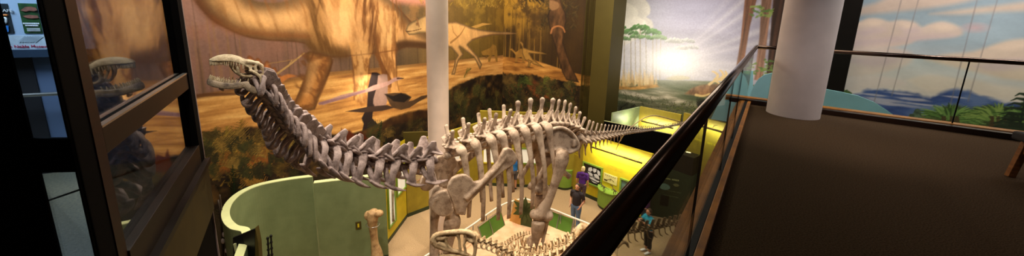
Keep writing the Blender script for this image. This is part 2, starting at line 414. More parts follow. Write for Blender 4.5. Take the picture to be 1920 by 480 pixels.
def streak(fx, fy, sk, lo, hi, seed):
    def f(U, W):
        n = fbm(U*fx+sk*W+.6*fbm(U*1.3, W*1.3, seed+9), W*fy, seed, 4); r = 1-np.abs(2*n-1); return sstep(lo, hi, r)
    return f
HL = [([(572,-20),(604,-10),(606,30),(614,58),(622,84),(650,99),(644,107),(612,102),(592,97),(576,84),(582,50)], (74,46,18), .22, .95, streak(5,.7,1.2,.55,.98,301)),
      ([(572,-20),(604,-10),(606,30),(614,58),(622,84),(650,99),(644,107),(612,102),(592,97),(576,84),(582,50)], (110,74,30), .25, .55, None),
      ([(664,-10),(700,-10),(706,40),(709,70),(706,98),(688,98),(684,70),(672,40)], (92,54,22), .2, .9, streak(5,.8,-1.0,.6,.98,311)),
      ([(690,40),(702,40),(708,66),(706,98),(690,98)], (96,60,28), .16, .55, None),
      ([(742,0),(760,24),(758,84),(744,94),(738,60)], (104,66,30), .15, .8, streak(6,.9,.5,.6,.98,321)),
      ([(742,80),(760,76),(806,80),(832,82),(832,92),(800,90),(762,88),(744,94)], (66,40,18), .10, .8, None),
      ([(360,-6),(376,-6),(396,24),(416,40),(404,44),(382,24)], (96,52,24), .14, .8, None),
      ([(398,30),(440,50),(500,60),(572,64),(574,72),(500,70),(440,62),(404,42)], (128,72,30), .14, .6, None),
      ([(440,-6),(560,-6),(574,20),(576,64),(500,58),(440,46),(410,20)], (128,80,36), .2, .6, streak(3.2,.4,.8,.72,1.0,331)),
      ([(606,-10),(690,-10),(690,96),(650,98),(620,70)], (140,90,44), .2, .55, streak(3,.6,.4,.7,1.0,341)),
      ([(700,-10),(742,-10),(742,160),(716,160),(702,90)], (120,74,34), .1, .7, streak(5,1.2,.4,.66,1.0,351)),
      ([(560,100),(618,108),(596,190),(560,206),(552,190)], (104,62,28), .1, .7, streak(3,2.2,1.5,.68,1.0,361)),
      ([(660,100),(694,100),(692,188),(664,188)], (120,74,34), .06, .7, streak(5,2.0,.3,.7,1.0,371))]
for l, c, sf_, op, md in HL: A.poly(l, c, sf_, 2, op=op, mod=md)
for l, op in (([(430,4),(470,22),(545,24),(560,40),(500,46),(440,34)], .45), ([(612,20),(650,20),(662,60),(640,80),(616,50)], .5), ([(712,20),(734,20),(736,80),(716,84)], .35), ([(664,70),(690,84),(690,110),(664,104)], .3), ([(672,112),(682,112),(682,180),(672,180)], .35), ([(578,118),(600,112),(584,170),(570,178)], .35)):
    A.poly(l, (236,190,128), .22 if op > .4 else .1, 2, op=op)
# ---- the two gliding feathered animals
A.poly([(697,136),(713,139),(706,170),(702,200),(698,222),(712,236),(700,246),(690,262),(678,255),(682,232),(678,222),(688,200),(690,165)], (38,26,24), .02, 2)
A.poly([(709,141),(726,140),(727,168),(724,197),(703,200),(700,186),(706,165)], (150,118,104), .02, 2, tex=hide_tex)
A.poly([(596,194),(640,178),(684,168),(700,160),(729,152),(738,146),(748,144),(757,147),(740,153),(728,160),(700,170),(660,180),(606,197)], (172,132,120), .015, 1, tex=hide_tex)
A.stroke([(600,194),(650,182),(684,170)], .05, .03, (116,82,96), op=.6); A.stroke([(745,147),(756,147)], .03, .02, (70,48,36))
A.poly([(648,209),(690,200),(726,197),(740,202),(716,208),(680,211)], (58,40,30), .015, 1)
A.poly([(722,176),(740,174),(760,175),(772,182),(766,190),(775,188),(790,180),(802,178),(800,183),(786,190),(768,202),(752,206),(736,202),(730,194)], (78,56,36), .015, 1, tex=hide_tex)
A.poly([(720,176),(738,180),(752,174),(770,182),(758,192),(738,190)], (30,22,18), .02, 1)
# ---- dark foreground of wall A
fg = sstep(0.06, -0.06, W-fl-0.12*(fbm(U*3, W*3, 41)-0.5))
fcol = lerpc([(.3,(26,18,10)),(.5,(44,30,15)),(.62,(68,48,22)),(.75,(96,68,30))], fbm(U*2.6, W*2.6, 43, 5))
A.mix(fg, fcol)
A.poly([(372,300),(420,285),(470,276),(520,272),(545,280),(520,300),(450,318),(400,330),(370,335)], (120,70,26), .08, 2, tex=lambda U, W: .5+.9*fbm(U*1.5, W*5, 47))
A.stroke([(640,262),(690,248),(740,226),(800,212)], .10, .2, (70,38,16), op=.5)
for (bx, by, tx, ty, w, c) in ((470,282,452,226,.34,(120,92,32)),(440,285,425,238,.30,(132,108,40)),(420,290,404,240,.3,(96,84,34)),(395,292,388,250,.28,(80,74,32)),(480,290,505,250,.3,(110,84,30)),(462,300,440,258,.3,(150,118,44)),
                          (500,345,470,312,.26,(150,104,36)),(480,352,462,322,.2,(160,112,40)),(520,330,545,300,.25,(86,62,24)),(400,320,385,300,.2,(104,80,30)),(690,270,715,228,.4,(54,56,24)),(520,285,560,262,.3,(70,54,22)),
                          (760,260,790,222,.4,(62,52,20)),(600,300,640,268,.35,(60,44,18)),(860,215,875,165,.5,(58,66,26)),(880,220,905,170,.5,(46,50,22)),(850,205,842,170,.4,(60,58,26)),(915,215,935,175,.5,(50,44,20))):
    A.fern((bx,by), (tx,ty), w, c)
for k in range(34):
    u, v = A.pt(random.uniform(380, 560), random.uniform(255, 345)); A.foliage(u-.25, u+.25, v-.2, v+.2, 9, [(132,100,36),(104,80,30),(70,56,24),(152,112,44)], .09)
for k in range(260):
    u, v = A.pt(random.uniform(846, 940), random.uniform(168, 240)); A.foliage(u, u, v, v, 2, [(70,52,22),(50,44,20),(86,60,24),(40,30,14)], .13)
for k in range(46):
    x = random.uniform(385, 560); y = random.uniform(262, 345); A.fern((x, y), (x+random.uniform(-16,16), y-random.uniform(16,34)), random.uniform(.14,.26), random.choice([(88,68,26),(70,58,24),(56,54,24),(128,100,44),(44,40,18)]), lw=.014)
for k in range(40):
    x = random.uniform(640, 804); y = 274-(x-640)*.25+random.uniform(0,46); A.fern((x, y), (x+random.uniform(-12,12), y-random.uniform(8,15)), random.uniform(.14,.26), random.choice([(70,56,24),(84,66,28),(52,50,24),(100,76,34)]), lw=.014)
for k in range(40):
    x = random.uniform(846, 938); y = random.uniform(172, 235); A.fern((x, y), (x+random.uniform(-10,10), y-random.uniform(10,24)), random.uniform(.2,.35), random.choice([(70,66,28),(58,56,26),(88,76,34),(50,44,22)]), lw=.02)
A.poly([(640,240),(646,250),(655,244),(668,256),(676,246),(690,260),(640,275)], (84,34,12), .04, 1)
# ---- wall B
U, W = B.Ug, B.Vg
ca = fbm(U*1.6, W*1.6, 61, 5); st = fbm(U*6, W*.3, 62, 4)
B.c = np.array((74,52,20))*(0.45+0.6*st+0.55*ca)[..., None]
gB = guide(B, [(900,118),(940,106),(1000,112),(1060,132),(1090,140)]); fB = guide(B, [(900,146),(940,136),(960,139),(1000,140),(1040,150),(1090,160)])
B.mix(sstep(.4, 2.2, W-gB)*sstep(.35,.6,ca)*.75*sstep(3.4,2.0,U), np.array((158,118,36)))
B.mix(sstep(1.2, 3.0, U)*.55*np.ones_like(W), np.array((38,26,12)))
for k in range(46):
    u = random.uniform(0, 3.4); g = float(np.interp(u, B.Ug[0], gB[0])); B.stroke([(u,g),(u+random.uniform(-.1,.1),g+random.uniform(1,2.6))], random.uniform(.015,.05), .012, random.choice([(40,28,14),(52,36,16),(150,112,44)]), raw=True, op=random.uniform(.3,.7))
B.foliage(0, 3.6, 8.0, 9.6, 420, [(164,124,40),(130,98,30),(96,72,24),(60,46,18)], .15, .55)
B.foliage(2.2, 4.2, 7.0, 8.8, 200, [(58,48,24),(40,34,18),(76,60,28)], .16, .6)
B.mix(sstep(.03,-.03,W-gB), lerpc([(.2,(120,76,30)),(.5,(168,116,52)),(.75,(202,150,76))], fbm(U*1.2, W*7, 66, 4)))
fgB = sstep(.05,-.05, W-fB-.2*(fbm(U*4, W*4, 68)-.5)); B.mix(fgB, lerpc([(.3,(22,16,8)),(.5,(44,32,16)),(.62,(72,54,26)),(.75,(96,74,34))], fbm(U*2.8, W*2.8, 69, 5)))
B.poly([(988,160),(1002,150),(1020,165),(1032,182),(1018,188),(1000,178)], (112,60,28), .1, 2, tex=lambda U, W: .4+1.1*fbm(U*2, W*6, 70))
for M in (A, B):                                                                              # animals that straddle the corner
    M.poly([(806,46),(822,42),(841,41),(855,40),(869,45),(883,51),(900,55),(924,58),(950,60),(972,63),(948,65),(924,66),(900,71),(885,77),(877,84),(896,106),(904,121),(900,131),(896,122),(889,108),(868,92),(862,88),(869,102),(860,113),(856,126),(853,140),(846,140),(851,125),(853,112),(858,104),(846,90),(830,86),(806,74)], (206,156,94), .015, 0, tex=hide_tex, shade=edge_shade(.14,.5))
    M.poly([(884,50),(905,43),(922,45),(906,48),(892,53)], (178,134,66), .015, 1)
    M.stroke([(845,80),(862,66),(872,50)], .05, .02, (120,80,40), op=.6, sub=3); M.stroke([(885,74),(920,65),(965,63)], .03, .01, (110,70,36), op=.6); M.stroke([(858,70),(850,60),(848,48)], .03, .02, (130,86,44), op=.5)
    M.poly([(902,97),(914,92),(919,90),(924,83),(930,86),(932,96),(933,116),(930,116),(927,103),(922,104),(919,116),(915,116),(916,103),(905,104)], (146,106,44), .012, 0, tex=hide_tex)
    M.poly([(955,92),(960,91),(967,98),(977,91),(986,97),(983,117),(980,117),(978,107),(971,107),(969,117),(966,117),(967,103),(961,96)], (152,110,46), .012, 0, tex=hide_tex)
    M.poly([(971,80),(977,77),(981,81),(982,89),(996,94),(1017,98),(1027,102),(1005,101),(992,100),(999,111),(1021,127),(1001,121),(995,117),(994,126),(989,126),(991,116),(984,112),(979,100),(979,88),(976,82)], (170,126,58), .012, 0, tex=hide_tex, shade=edge_shade(.08,.55))
    for l in ([(905,104),(912,108),(918,104)], [(986,126),(1000,127)], [(966,117),(985,118)], [(990,112),(1000,116)]): M.stroke(l, .025, .015, (70,44,18), op=.7)
    M.fern((870,146),(884,128),.18,(84,84,30), lw=.015)
A.poly([(760,58),(764,47),(772,41),(780,37),(788,32),(798,28),(830,34),(830,74),(806,66),(796,62),(788,62),(778,65),(767,66)], (200,158,100), .015, 0, tex=hide_tex, shade=edge_shade(.12,.55))
A.stroke([(762,59),(775,58),(790,54)], .02, .012, (84,54,30)); A.blob(782,45,.10,.10,(70,44,24),.8); A.stroke([(782,36),(786,50)], .04, .03, (120,80,46), op=.7)
B.poly([(1028,-4),(1050,-4),(1054,10),(1061,25),(1062,40),(1057,62),(1056,80),(1064,105),(1074,130),(1086,155),(1062,150),(1054,135),(1046,108),(1040,85),(1033,62),(1029,45),(1026,30),(1032,14)], (80,54,30), .03, 1, tex=lambda U, W: .45+1.1*fbm(U*6, W*2.2, 77), shade=edge_shade(.1,.5))
B.stroke([(1033,62),(1036,53),(1046,49),(1055,52),(1059,60)], .045, .035, (150,98,56), sub=3); B.poly([(1030,0),(1046,4),(1048,14),(1036,20),(1030,14)], (120,88,56), .04, 2)
for (bx, by, tx, ty, w, c) in ((985,205,975,165,.45,(54,58,24)),(1005,200,1000,158,.4,(60,50,20)),(1035,185,1022,150,.4,(70,84,30)),(1040,215,1060,170,.5,(40,44,20)),(960,200,952,158,.4,(58,52,20)),(1000,160,985,142,.3,(76,84,30)),
                          (1060,205,1072,172,.45,(34,36,18)),(1020,160,1030,146,.25,(88,96,34)),(970,168,990,148,.4,(64,76,28)),(1030,230,1010,190,.5,(44,40,18))):
    B.fern((bx,by), (tx,ty), w, c)
for k in range(50):
    x = random.uniform(945, 1078); y = random.uniform(165, 235); B.fern((x, y), (x+random.uniform(-10,10), y-random.uniform(10,24)), random.uniform(.2,.35), random.choice([(66,64,28),(54,52,24),(84,74,34),(48,42,22)]), lw=.02)
for k in range(300):
    u, v = B.pt(random.uniform(942, 1082), random.uniform(160, 240)); B.foliage(u, u, v, v, 2, [(66,50,22),(48,44,20),(82,58,26),(38,30,14),(96,60,28)], .10)
for k in range(9): B.stroke([(985+k*4, -4), (990+k*4+random.uniform(-8,8), random.uniform(2,10))], .05, .02, (38,28,14))
A.build('wall_back', PM); struct(bpy.data.objects['wall_back'])
B.build('wall_corner', PM); struct(bpy.data.objects['wall_corner'])
# ---- mural C: sunlit lagoon
C0 = P(1148, 200, 18.6); C0 = V((C0.x, C0.y, 0))-VD*0.5
C = Mural(C0, VD, 9.4, 2.6, 9.8, 0.027, 0.027)
U, W = C.Ug, C.Vg
us = lambda x, y: C.pt(x, y)
u1, v1 = us(1255, 118); u0 = us(1150, 60)[0]; u2 = us(1220, 20)[0]; u3 = us(1395, 60)[0]
cl = fbm(U*.35, W*1.6, 81, 4)
C.c = lerpc([(u0, (176,172,168)), (u2, (160,158,168)), (u2+1.2, (146,144,160)), (u3, (136,134,152)), (9.4, (120,116,134))], U)*(.86+.28*cl)[..., None]
C.mix(.5*sstep(8.0, 9.4, W), np.array((104,98,110)))
for l, c in (([(1140,-10),(1196,-10),(1212,2),(1219,14),(1218,26),(1212,32),(1221,38),(1225,48),(1222,60),(1200,70),(1140,90)], (196,190,174)), ([(1140,6),(1165,2),(1186,10),(1196,22),(1190,34),(1150,50),(1140,50)], (210,204,186)), ([(1165,34),(1190,30),(1208,38),(1214,52),(1190,62),(1160,60)], (214,208,190))):
    C.poly(l, c, .05, 3, op=.9, tex=lambda U, W: .88+.2*fbm(U*2, W*2, 82))
wl = guide(C, [(1100,150),(1150,150),(1250,150),(1330,152),(1400,158),(1480,165)])
C.mix(sstep(.9,0,np.abs(W-wl-.5))*.35, np.array((196,192,190)))
for k in range(13):                                                                            # rays fanning from the sun
    a = -0.55+k*0.125; du = math.cos(a); dv = math.sin(a)
    for sg in (1, -1):
        if sg == -1 and k > 8: continue
        C.poly([(u1, v1), (u1+sg*du*7, v1+dv*7+.28), (u1+sg*du*7, v1+dv*7-.12)], (224,218,216), .2, op=.45 if k % 3 else .18, raw=True)
wat = sstep(.04,-.04,W-wl)
wc = lerpc([(.2,(52,58,34)),(.45,(80,88,58)),(.62,(104,106,76)),(.85,(168,160,130))], fbm(U*.7, W*5, 85, 4)); C.mix(wat, wc)
C.mix(wat*sstep(.5,2.4,wl-W)*.75, np.array((52,46,30)))
for (x, t, wd) in ((1170,52,.03),(1183,62,.035),(1192,60,.03),(1201,50,.04),(1212,64,.03),(1224,58,.035),(1230,68,.025),(1237,70,.03),(1162,52,.03),(1266,78,.02),(1290,78,.02),(1280,90,.02),(1300,95,.02)):
    C.stroke([(x, 150), (x+random.uniform(-2,2), t)], wd, wd*.6, (130,116,88) if x < 1250 else (176,170,166), op=.8)
for (x, y, r, c) in ((1162,50,.42,(70,112,50)),(1181,60,.55,(72,116,54)),(1194,68,.4,(84,124,64)),(1201,52,.6,(64,108,48)),(1222,60,.55,(84,122,68)),(1236,70,.45,(110,140,92)),(1172,72,.35,(80,116,60)),(1212,70,.4,(86,126,66)),
                  (1266,76,.5,(164,168,160)),(1290,76,.36,(160,164,160)),(1279,89,.34,(166,168,164)),(1298,88,.34,(158,160,160))):
    uu, vv = C.pt(x, y); c = np.array(c)
    for k in range(54):
        a = random.uniform(-1, 1); b = random.random(); hh = (1-a*a)**.5*.42; du_ = a*r*.8; dv_ = (b*hh-.16)*r
        C.stroke([(uu+du_-.09*r, vv+dv_-.03), (uu+du_, vv+dv_+.03), (uu+du_+.09*r, vv+dv_-.03)], .035*r/.5, .012, c*(.62+.55*b), raw=True, op=.85, soft=.6)
for k in range(120):
    x = random.uniform(1152, 1232); y = random.uniform(152, 164); C.stroke([(x, y), (x+random.uniform(-1,1), y-random.uniform(8,26))], .05, .01, random.choice([(206,166,96),(186,140,74),(222,190,128)]), op=.6)
C.poly([(1150,160),(1180,163),(1232,158),(1236,163),(1200,168),(1150,168)], (196,140,66), .06, 1, tex=lambda U, W: .6+.7*fbm(U*4, W*9, 88))
C.poly([(1142,142),(1150,137),(1157,140),(1158,158),(1152,176),(1146,185),(1140,182),(1139,160)], (192,150,92), .05, 2, tex=lambda U, W: .5+.9*fbm(U*5, W*3, 89))
C.poly([(1284,176),(1300,164),(1325,158),(1352,158),(1374,162),(1380,176),(1360,182),(1330,182)], (120,84,52), .06, 2, tex=lambda U, W: .5+.9*fbm(U*7, W*4, 90))
C.poly([(1248,147),(1268,141),(1290,144),(1292,148),(1264,151)], (156,146,96), .06, 2)
for l in ([(1330,158),(1340,152),(1348,156)], [(1340,150),(1346,142),(1341,136),(1336,134)], [(1346,150),(1356,143),(1354,135),(1350,132)], [(1352,150),(1362,140),(1360,134)], [(1305,178),(1318,180),(1330,176)]):
    C.stroke(l, .06, .035, (198,166,104), sub=3)
for (x, y, w) in ((1205,180,.9),(1225,184,1.0),(1250,182,.9),(1190,176,.7),(1270,190,.8),(1170,172,.5)):
    C.poly([(x-18,y),(x,y-4),(x+18,y+1),(x,y+4)], (224,206,176), .08, 1, op=.7, tex=lambda U, W: .6+.6*fbm(U*5, W*12, 93))
C.foliage(.2, 7.5, 3.0, 4.0, 420, [(58,58,30),(44,42,22),(82,80,44)], .09, .6)
for k in range(240):
    u, v = C.pt(random.uniform(1240, 1345), random.uniform(196, 218)); C.foliage(u, u, v, v, 2, [(90,96,48),(70,76,38),(50,54,28),(112,112,58)], .08, .7)
for (bx, by, tx, ty) in ((1150,222,1156,190),(1160,218,1178,192),(1175,220,1190,196),(1145,215,1148,185),(1310,205,1322,186),(1330,205,1345,186)): C.fern((bx,by), (tx,ty), .3, (26,24,16))
for l, c in (([(1397,-6),(1420,-6),(1406,50),(1396,110),(1388,150),(1376,150),(1388,80)], (104,66,44)), ([(1428,-6),(1448,-6),(1440,60),(1430,150),(1414,150),(1424,70)], (118,84,64)), ([(1450,-6),(1490,-6),(1480,80),(1466,170),(1434,170),(1444,70)], (52,32,22))):
    C.poly(l, c, .03, 0, tex=lambda U, W: .35+1.3*fbm(U*11, W*.4, 95), op=.95)
for k in range(60):
    x = random.uniform(1408, 1450); y = random.choice([random.uniform(10,34), random.uniform(112,142)]); u, v = C.pt(x, y); C.stroke([(u,v),(u+random.uniform(-.2,.2),v+random.uniform(-.08,.08))], .05, .01, random.choice([(70,104,44),(96,124,56),(120,140,70)]), raw=True, op=.8)
d = np.hypot((U-u1)*.75, (W-v1)*1.15); C.mix(np.clip(1.3*np.exp(-(d/.85)**1.5), 0, 1), np.array((255,253,248))); C.mix(.38*np.exp(-(d/2.2)**1.5)*sstep(-.9,.3,W-wl), np.array((252,244,232)))
C.build('wall_far', PM); struct(bpy.data.objects['wall_far'])
# ---- mural D: sky with clouds beyond the right railing
RC = V((4.34, 6.28, 0))                                     # outer corner of the two railings
D0 = V((5.4, 6.19, 0))+UD*3.0+VD*0.72
D = Mural(D0, VD, 5.2, 4.6, 9.2, 0.012, 0.012)
U, W = D.Ug, D.Vg
wx = fbm(U*.5+9, W*.8, 101, 3)*1.6; n1 = fbm(U*.75+wx, W*1.5+wx*.5, 103, 6); n2 = fbm(U*1.6, W*4+U*.8, 104, 5)
zt0, zm0 = D.pt(1700, 0)[1], D.pt(1700, 165)[1]; hgt = (W-zm0)/(zt0-zm0)
D.c = lerpc([(0, (206,198,190)), (.3, (186,192,194)), (.55, (150,168,178)), (1.0, (130,148,160)), (1.6, (124,142,156))], hgt)*(.92+.16*n2)[..., None]
CLD = [([(1480,70),(1570,56),(1590,44),(1610,41),(1628,34),(1650,35),(1668,40),(1690,37),(1715,41),(1728,50),(1742,45),(1765,40),(1788,45),(1804,55),(1802,66),(1775,71),(1722,75),(1700,84),(1640,92),(1480,110)], (206,186,172), .05),
       ([(1480,98),(1580,90),(1640,86),(1690,92),(1712,104),(1700,122),(1640,140),(1560,150),(1480,160)], (204,188,178), .07),
       ([(1600,30),(1660,24),(1720,18),(1790,8),(1850,-8),(1880,-20),(1700,-14),(1640,6),(1590,20)], (186,166,152), .08),
       ([(1745,26),(1800,18),(1870,10),(1960,0),(1960,18),(1880,22),(1800,27)], (188,168,152), .07),
       ([(1735,112),(1770,102),(1815,98),(1840,92),(1868,82),(1900,74),(1960,70),(2010,66),(2010,150),(1900,150),(1850,140),(1790,126)], (208,188,168), .06),
       ([(1700,150),(1740,140),(1790,146),(1830,150),(1870,160),(1930,168),(1930,186),(1850,182),(1790,172),(1740,172)], (212,200,186), .06),
       ([(1560,150),(1620,142),(1680,148),(1700,158),(1640,166),(1560,176)], (206,194,188), .06)]
for l, c, sf_ in CLD:
    D.poly(l, c, sf_, 3, op=.92, tex=lambda U, W: .93+.12*fbm(U*2.4+W, W*3, 121))
for l in ([(1560,76),(1640,72),(1720,66),(1790,66),(1760,72),(1660,82),(1560,90)], [(1600,60),(1640,52),(1660,58),(1620,68)], [(1690,52),(1715,50),(1725,60),(1700,64)], [(1820,124),(1880,112),(1940,112),(1940,124),(1860,134)], [(1580,112),(1650,104),(1690,112),(1640,126)]):
    D.poly(l, (188,170,174), .09, 3, op=.7)
for l in ([(1605,46),(1630,38),(1652,40),(1640,48)], [(1745,50),(1768,45),(1790,52),(1766,58)], [(1860,90),(1900,80),(1940,82),(1890,96)], [(1690,44),(1712,46),(1700,54)]): D.poly(l, (218,198,178), .07, 3, op=.7)
D.blob(1828, 52, .22, .12, (196,158,158), .7, .7)
mt = guide(D, [(1540,190),(1600,180),(1625,170),(1650,166),(1690,170),(1712,176),(1745,182),(1765,172),(1790,168),(1815,171),(1845,182),(1880,192),(1920,198),(2000,200)])
D.mix(sstep(.05,-.06, W-mt-.22*(fbm(U*3, W*3, 111)-.5)), lerpc([(.3,(44,62,112)),(.5,(60,82,134)),(.68,(92,112,154))], fbm(U*1.5, W*3, 112, 5)))
for (x, y, a, b) in ((1660,188,.5,.06),(1672,195,.6,.05),(1690,176,.3,.03),(1710,186,.35,.04),(1730,196,.35,.03),(1790,182,.3,.03),(1640,178,.3,.03)):
    u, v = D.pt(x, y); dd = np.hypot((U-u)/a, (W-v)/b)+.8*(fbm(U*4, W*9, 115, 4)-.5); D.mix(.75*sstep(1.1,.3,dd), np.array((190,184,190)))
gg = guide(D, [(1500,250),(1690,232),(1720,222),(1760,206),(1790,196),(1820,206),(1850,196),(1890,204),(2000,200)])
D.mix(sstep(.06,-.06, W-gg-.25*(fbm(U*5, W*5, 117)-.5)), np.array((58,70,40))*(.5+1.1*fbm(U*4, W*4, 118))[..., None])
def bush(x, y, r, cols, n=90, squash=.7):
    u, v = D.pt(x, y)
    for k in range(n):
        a = random.uniform(.0, math.pi); l = r*random.uniform(.5, 1.1); s0 = random.uniform(.1, .5)
        p0 = (u+math.cos(a)*l*s0, v+math.sin(a)*l*s0*squash); p1 = (u+math.cos(a)*l, v+math.sin(a)*l*squash-.1*l*abs(math.cos(a)))
        D.stroke([p0, ((p0[0]+p1[0])/2, (p0[1]+p1[1])/2+.04), p1], .022, .005, random.choice(cols), raw=True, op=.9)
GR = [(84,116,56),(104,138,70),(66,94,46),(124,156,84),(48,72,36)]
bush(1845,232,.35,[(70,84,44),(52,66,36)],70); bush(1812,228,.32,[(60,76,40),(78,92,48)],70); bush(1780,226,.50,GR,190); bush(1872,228,.50,[(104,134,66),(128,152,78),(78,104,50),(58,82,40)],190); bush(1735,234,.28,[(92,104,60),(76,88,52)],60); bush(1582,178,.16,[(86,110,60),(60,86,46)],40); bush(1940,225,.5,GR,120)
for k in range(60):
    x = random.choice([1770,1785,1795,1860,1872,1885]); D.stroke([(x+random.uniform(-8,8),242),(x+random.uniform(-4,4),218)], .012, .006, (70,56,36), op=.7)
def pine(x, y0, y1, w, col):
    a = np.array(D.pt(x, y0)); b = np.array(D.pt(x+(y0-y1)*.18, y1)); D.stroke([tuple(a), tuple(b)], .02, .008, col, raw=True)
    for i in range(9):
        t = i/9; p = a+(b-a)*(.12+.88*t); ww = w*(1-t*.8)
        for sg in (-1, 1):
            D.stroke([tuple(p), (p[0]+sg*ww*.6, p[1]+.01), (p[0]+sg*ww, p[1]-.05)], .03, .006, np.array(col)*random.uniform(.8,1.4), raw=True)
pine(1716,232,204,.13,(64,80,62)); pine(1706,236,214,.10,(64,80,62)); pine(1908,262,168,.42,(30,40,28)); pine(1890,262,210,.3,(34,44,30))
for (x0, y0, x1, y1) in ((1690,0,1634,210),(1722,0,1672,180),(1832,0,1782,196),(1870,0,1815,190)): D.stroke([(x0,y0),(x1,y1)], .009, .009, (120,114,114), op=.55, soft=.6)
D.build('wall_right', paint_mat('mural_paint_smooth', .7, .25)); struct(bpy.data.objects['wall_right'])
# ================================================================== SHELL
m_hall = mat('hall_carpet', (174,148,112), .9, .10, 30, (150,124,92), bump=.15, spec=.1)
m_carpet = mat('brown_carpet', (82,64,46), .95, .2, 90, (44,33,23), bump=.5, spec=.05, detail=6)
m_terr = mat('terrazzo', (104,98,76), .5, .1, 70, (62,58,46), detail=8)
m_black = mat('black_paint', (9,8,8), .5, .1, 5, spec=.25)
m_dark = mat('dark_void', (6,5,5), .9, .1, 4, spec=.05)
m_wood = mat('curb_wood', (178,112,26), .4, .18, 6, (122,74,16), stretch=(1,1,6), coat=.2)
m_dwood = mat('dark_wood', (40,18,8), .35, .2, 7, (26,12,6), stretch=(1,1,5), coat=.25)
m_redwood = mat('red_wood', (38,9,4), .5, .2, 7, (24,6,3), stretch=(1,1,5), spec=.2)
m_scr = mat('screen_wood', (26,12,5), .5, .2, 7, (17,8,4), stretch=(1,1,5), spec=.2)
m_blackrail = mat('bronze_rail', (84,66,56), .22, .1, 3, metal=1.0, coat=.3)
m_col = mat('column_paint', (196,182,178), .6, .05, 3, spec=.3)
m_colw = mat('white_column_paint', (226,206,190), .55, .03, 3, spec=.3)
m_olive = mat('olive_paint', (72,62,22), .6, .03, 2, spec=.2)
m_green = mat('sage_paint', (122,134,92), .6, .06, 3, (110,122,82), spec=.3)
m_rim = mat('pale_green_edge', (200,206,150), .5, .05, 3)
m_yellow = mat('yellow_paint', (200,180,34), .55, .06, 4, spec=.3)
m_lime = mat('lime_paint', (118,150,52), .5, .06, 4)
m_dgreen = mat('dark_green_paint', (58,78,30), .5, .1, 4)
m_kick = mat('dark_green_base', (38,52,28), .5, .1, 4)
m_white = mat('white_panel', (226,222,206), .5, .05, 5)
m_steel = mat('brushed_steel', (190,188,184), .3, .06, 10, metal=.9)
m_tube = mat('lamp_tube', (255,238,190), .4, .02, 3, emit=6.0)
m_lampbar = mat('lamp_housing', (120,104,70), .35, .1, 6, metal=.6)
G_pane = glass_mat('window_glass', (.82, .86, .88), 1.52, .95)
G_rail = glass_mat('railing_glass', (.92, .95, .92), 1.5, .45)
def slab(name, pts, z, m, t=.1):
    o = MB().prism([V((p[0], p[1], z-t)) for p in pts], (0,0,t)).build(name, m); return struct(o)
def wallseg(mb, a, b, z0, z1, t=.12, away=True):
    """upright slab from a to b (2-D), thickness t on the far side"""
    a = V((a[0], a[1], 0)); b = V((b[0], b[1], 0)); d = (b-a).normalized(); n = V((-d.y, d.x, 0))
    if (n.dot(a+b) < 0) == away: n = -n
    q = [a, b, b+n*t, a+n*t]; return mb.prism([V((p.x, p.y, z0)) for p in q], (0,0,z1-z0))
slab('floor_hall', [(-14,3),(14,3),(14,24),(-14,24)], 0, m_hall)
RCx = V((4.57, 6.78, 0))
def LR(s, off=0.0, z=0.0):   # left railing: s metres back from the corner, off towards the walkway
    p = RCx-UD*s+VD*off; return V((p.x, p.y, BAL+z))
def RR(s, off=0.0, z=0.0):   # right railing: s metres on from the corner, off towards the walkway
    p = RCx+VD*s-UD*off; return V((p.x, p.y, BAL+z))
e1 = LR(10.5, .05); e2 = RR(0, .15); 
fl_pts = [LR(10.5, -.15), LR(-.25, -.15), RR(5.0, -.25), RR(5.0, 9.0), LR(10.5, 5.2)]
slab('floor_balcony', fl_pts, BAL, m_carpet, .35)
struct(MB().prism([V((p.x,p.y,11.2)) for p in (LR(10.5,-.15), LR(-.1,-.15), RR(5.0,-.15), RR(5.0,9.0), LR(10.5,5.2))], (0,0,.15)).build('ceiling_reflector', mat('reflector_paint', (150,126,106), .8, .05, 3)))  # unseen ceiling, added to give the handrail a broad reflection
# wooden fascia and kerbs of the balcony
k = MB()
k.prism([LR(9, .055), LR(.0, .055), LR(.0, .003), LR(9, .003)], (0,0,.06))
o = k.build('trim_1', m_wood, bevel=.006); struct(o)
k = MB(); k.prism([LR(9, -.052), LR(-.3, -.052), LR(-.3, -.115), LR(9, -.115)], (0,0,.045)); k.prism([LR(9, -.10, -.5), LR(-.3, -.10, -.5), LR(-.3, -.165, -.5), LR(9, -.165, -.5)], (0,0,.525))
struct(k.build('trim_2', m_wood))
k = MB(); k.prism([RR(-.3, .17), RR(5, .17), RR(5, .02), RR(-.3, .02)], (0,0,.085)); struct(k.build('trim_3', m_dwood, bevel=.005))
k = MB(); k.prism([RR(-.38, .02), RR(5, .02), RR(5, -.16), RR(-.38, -.16)], (0,0,.095)); struct(k.build('trim_4', m_wood, bevel=.005))
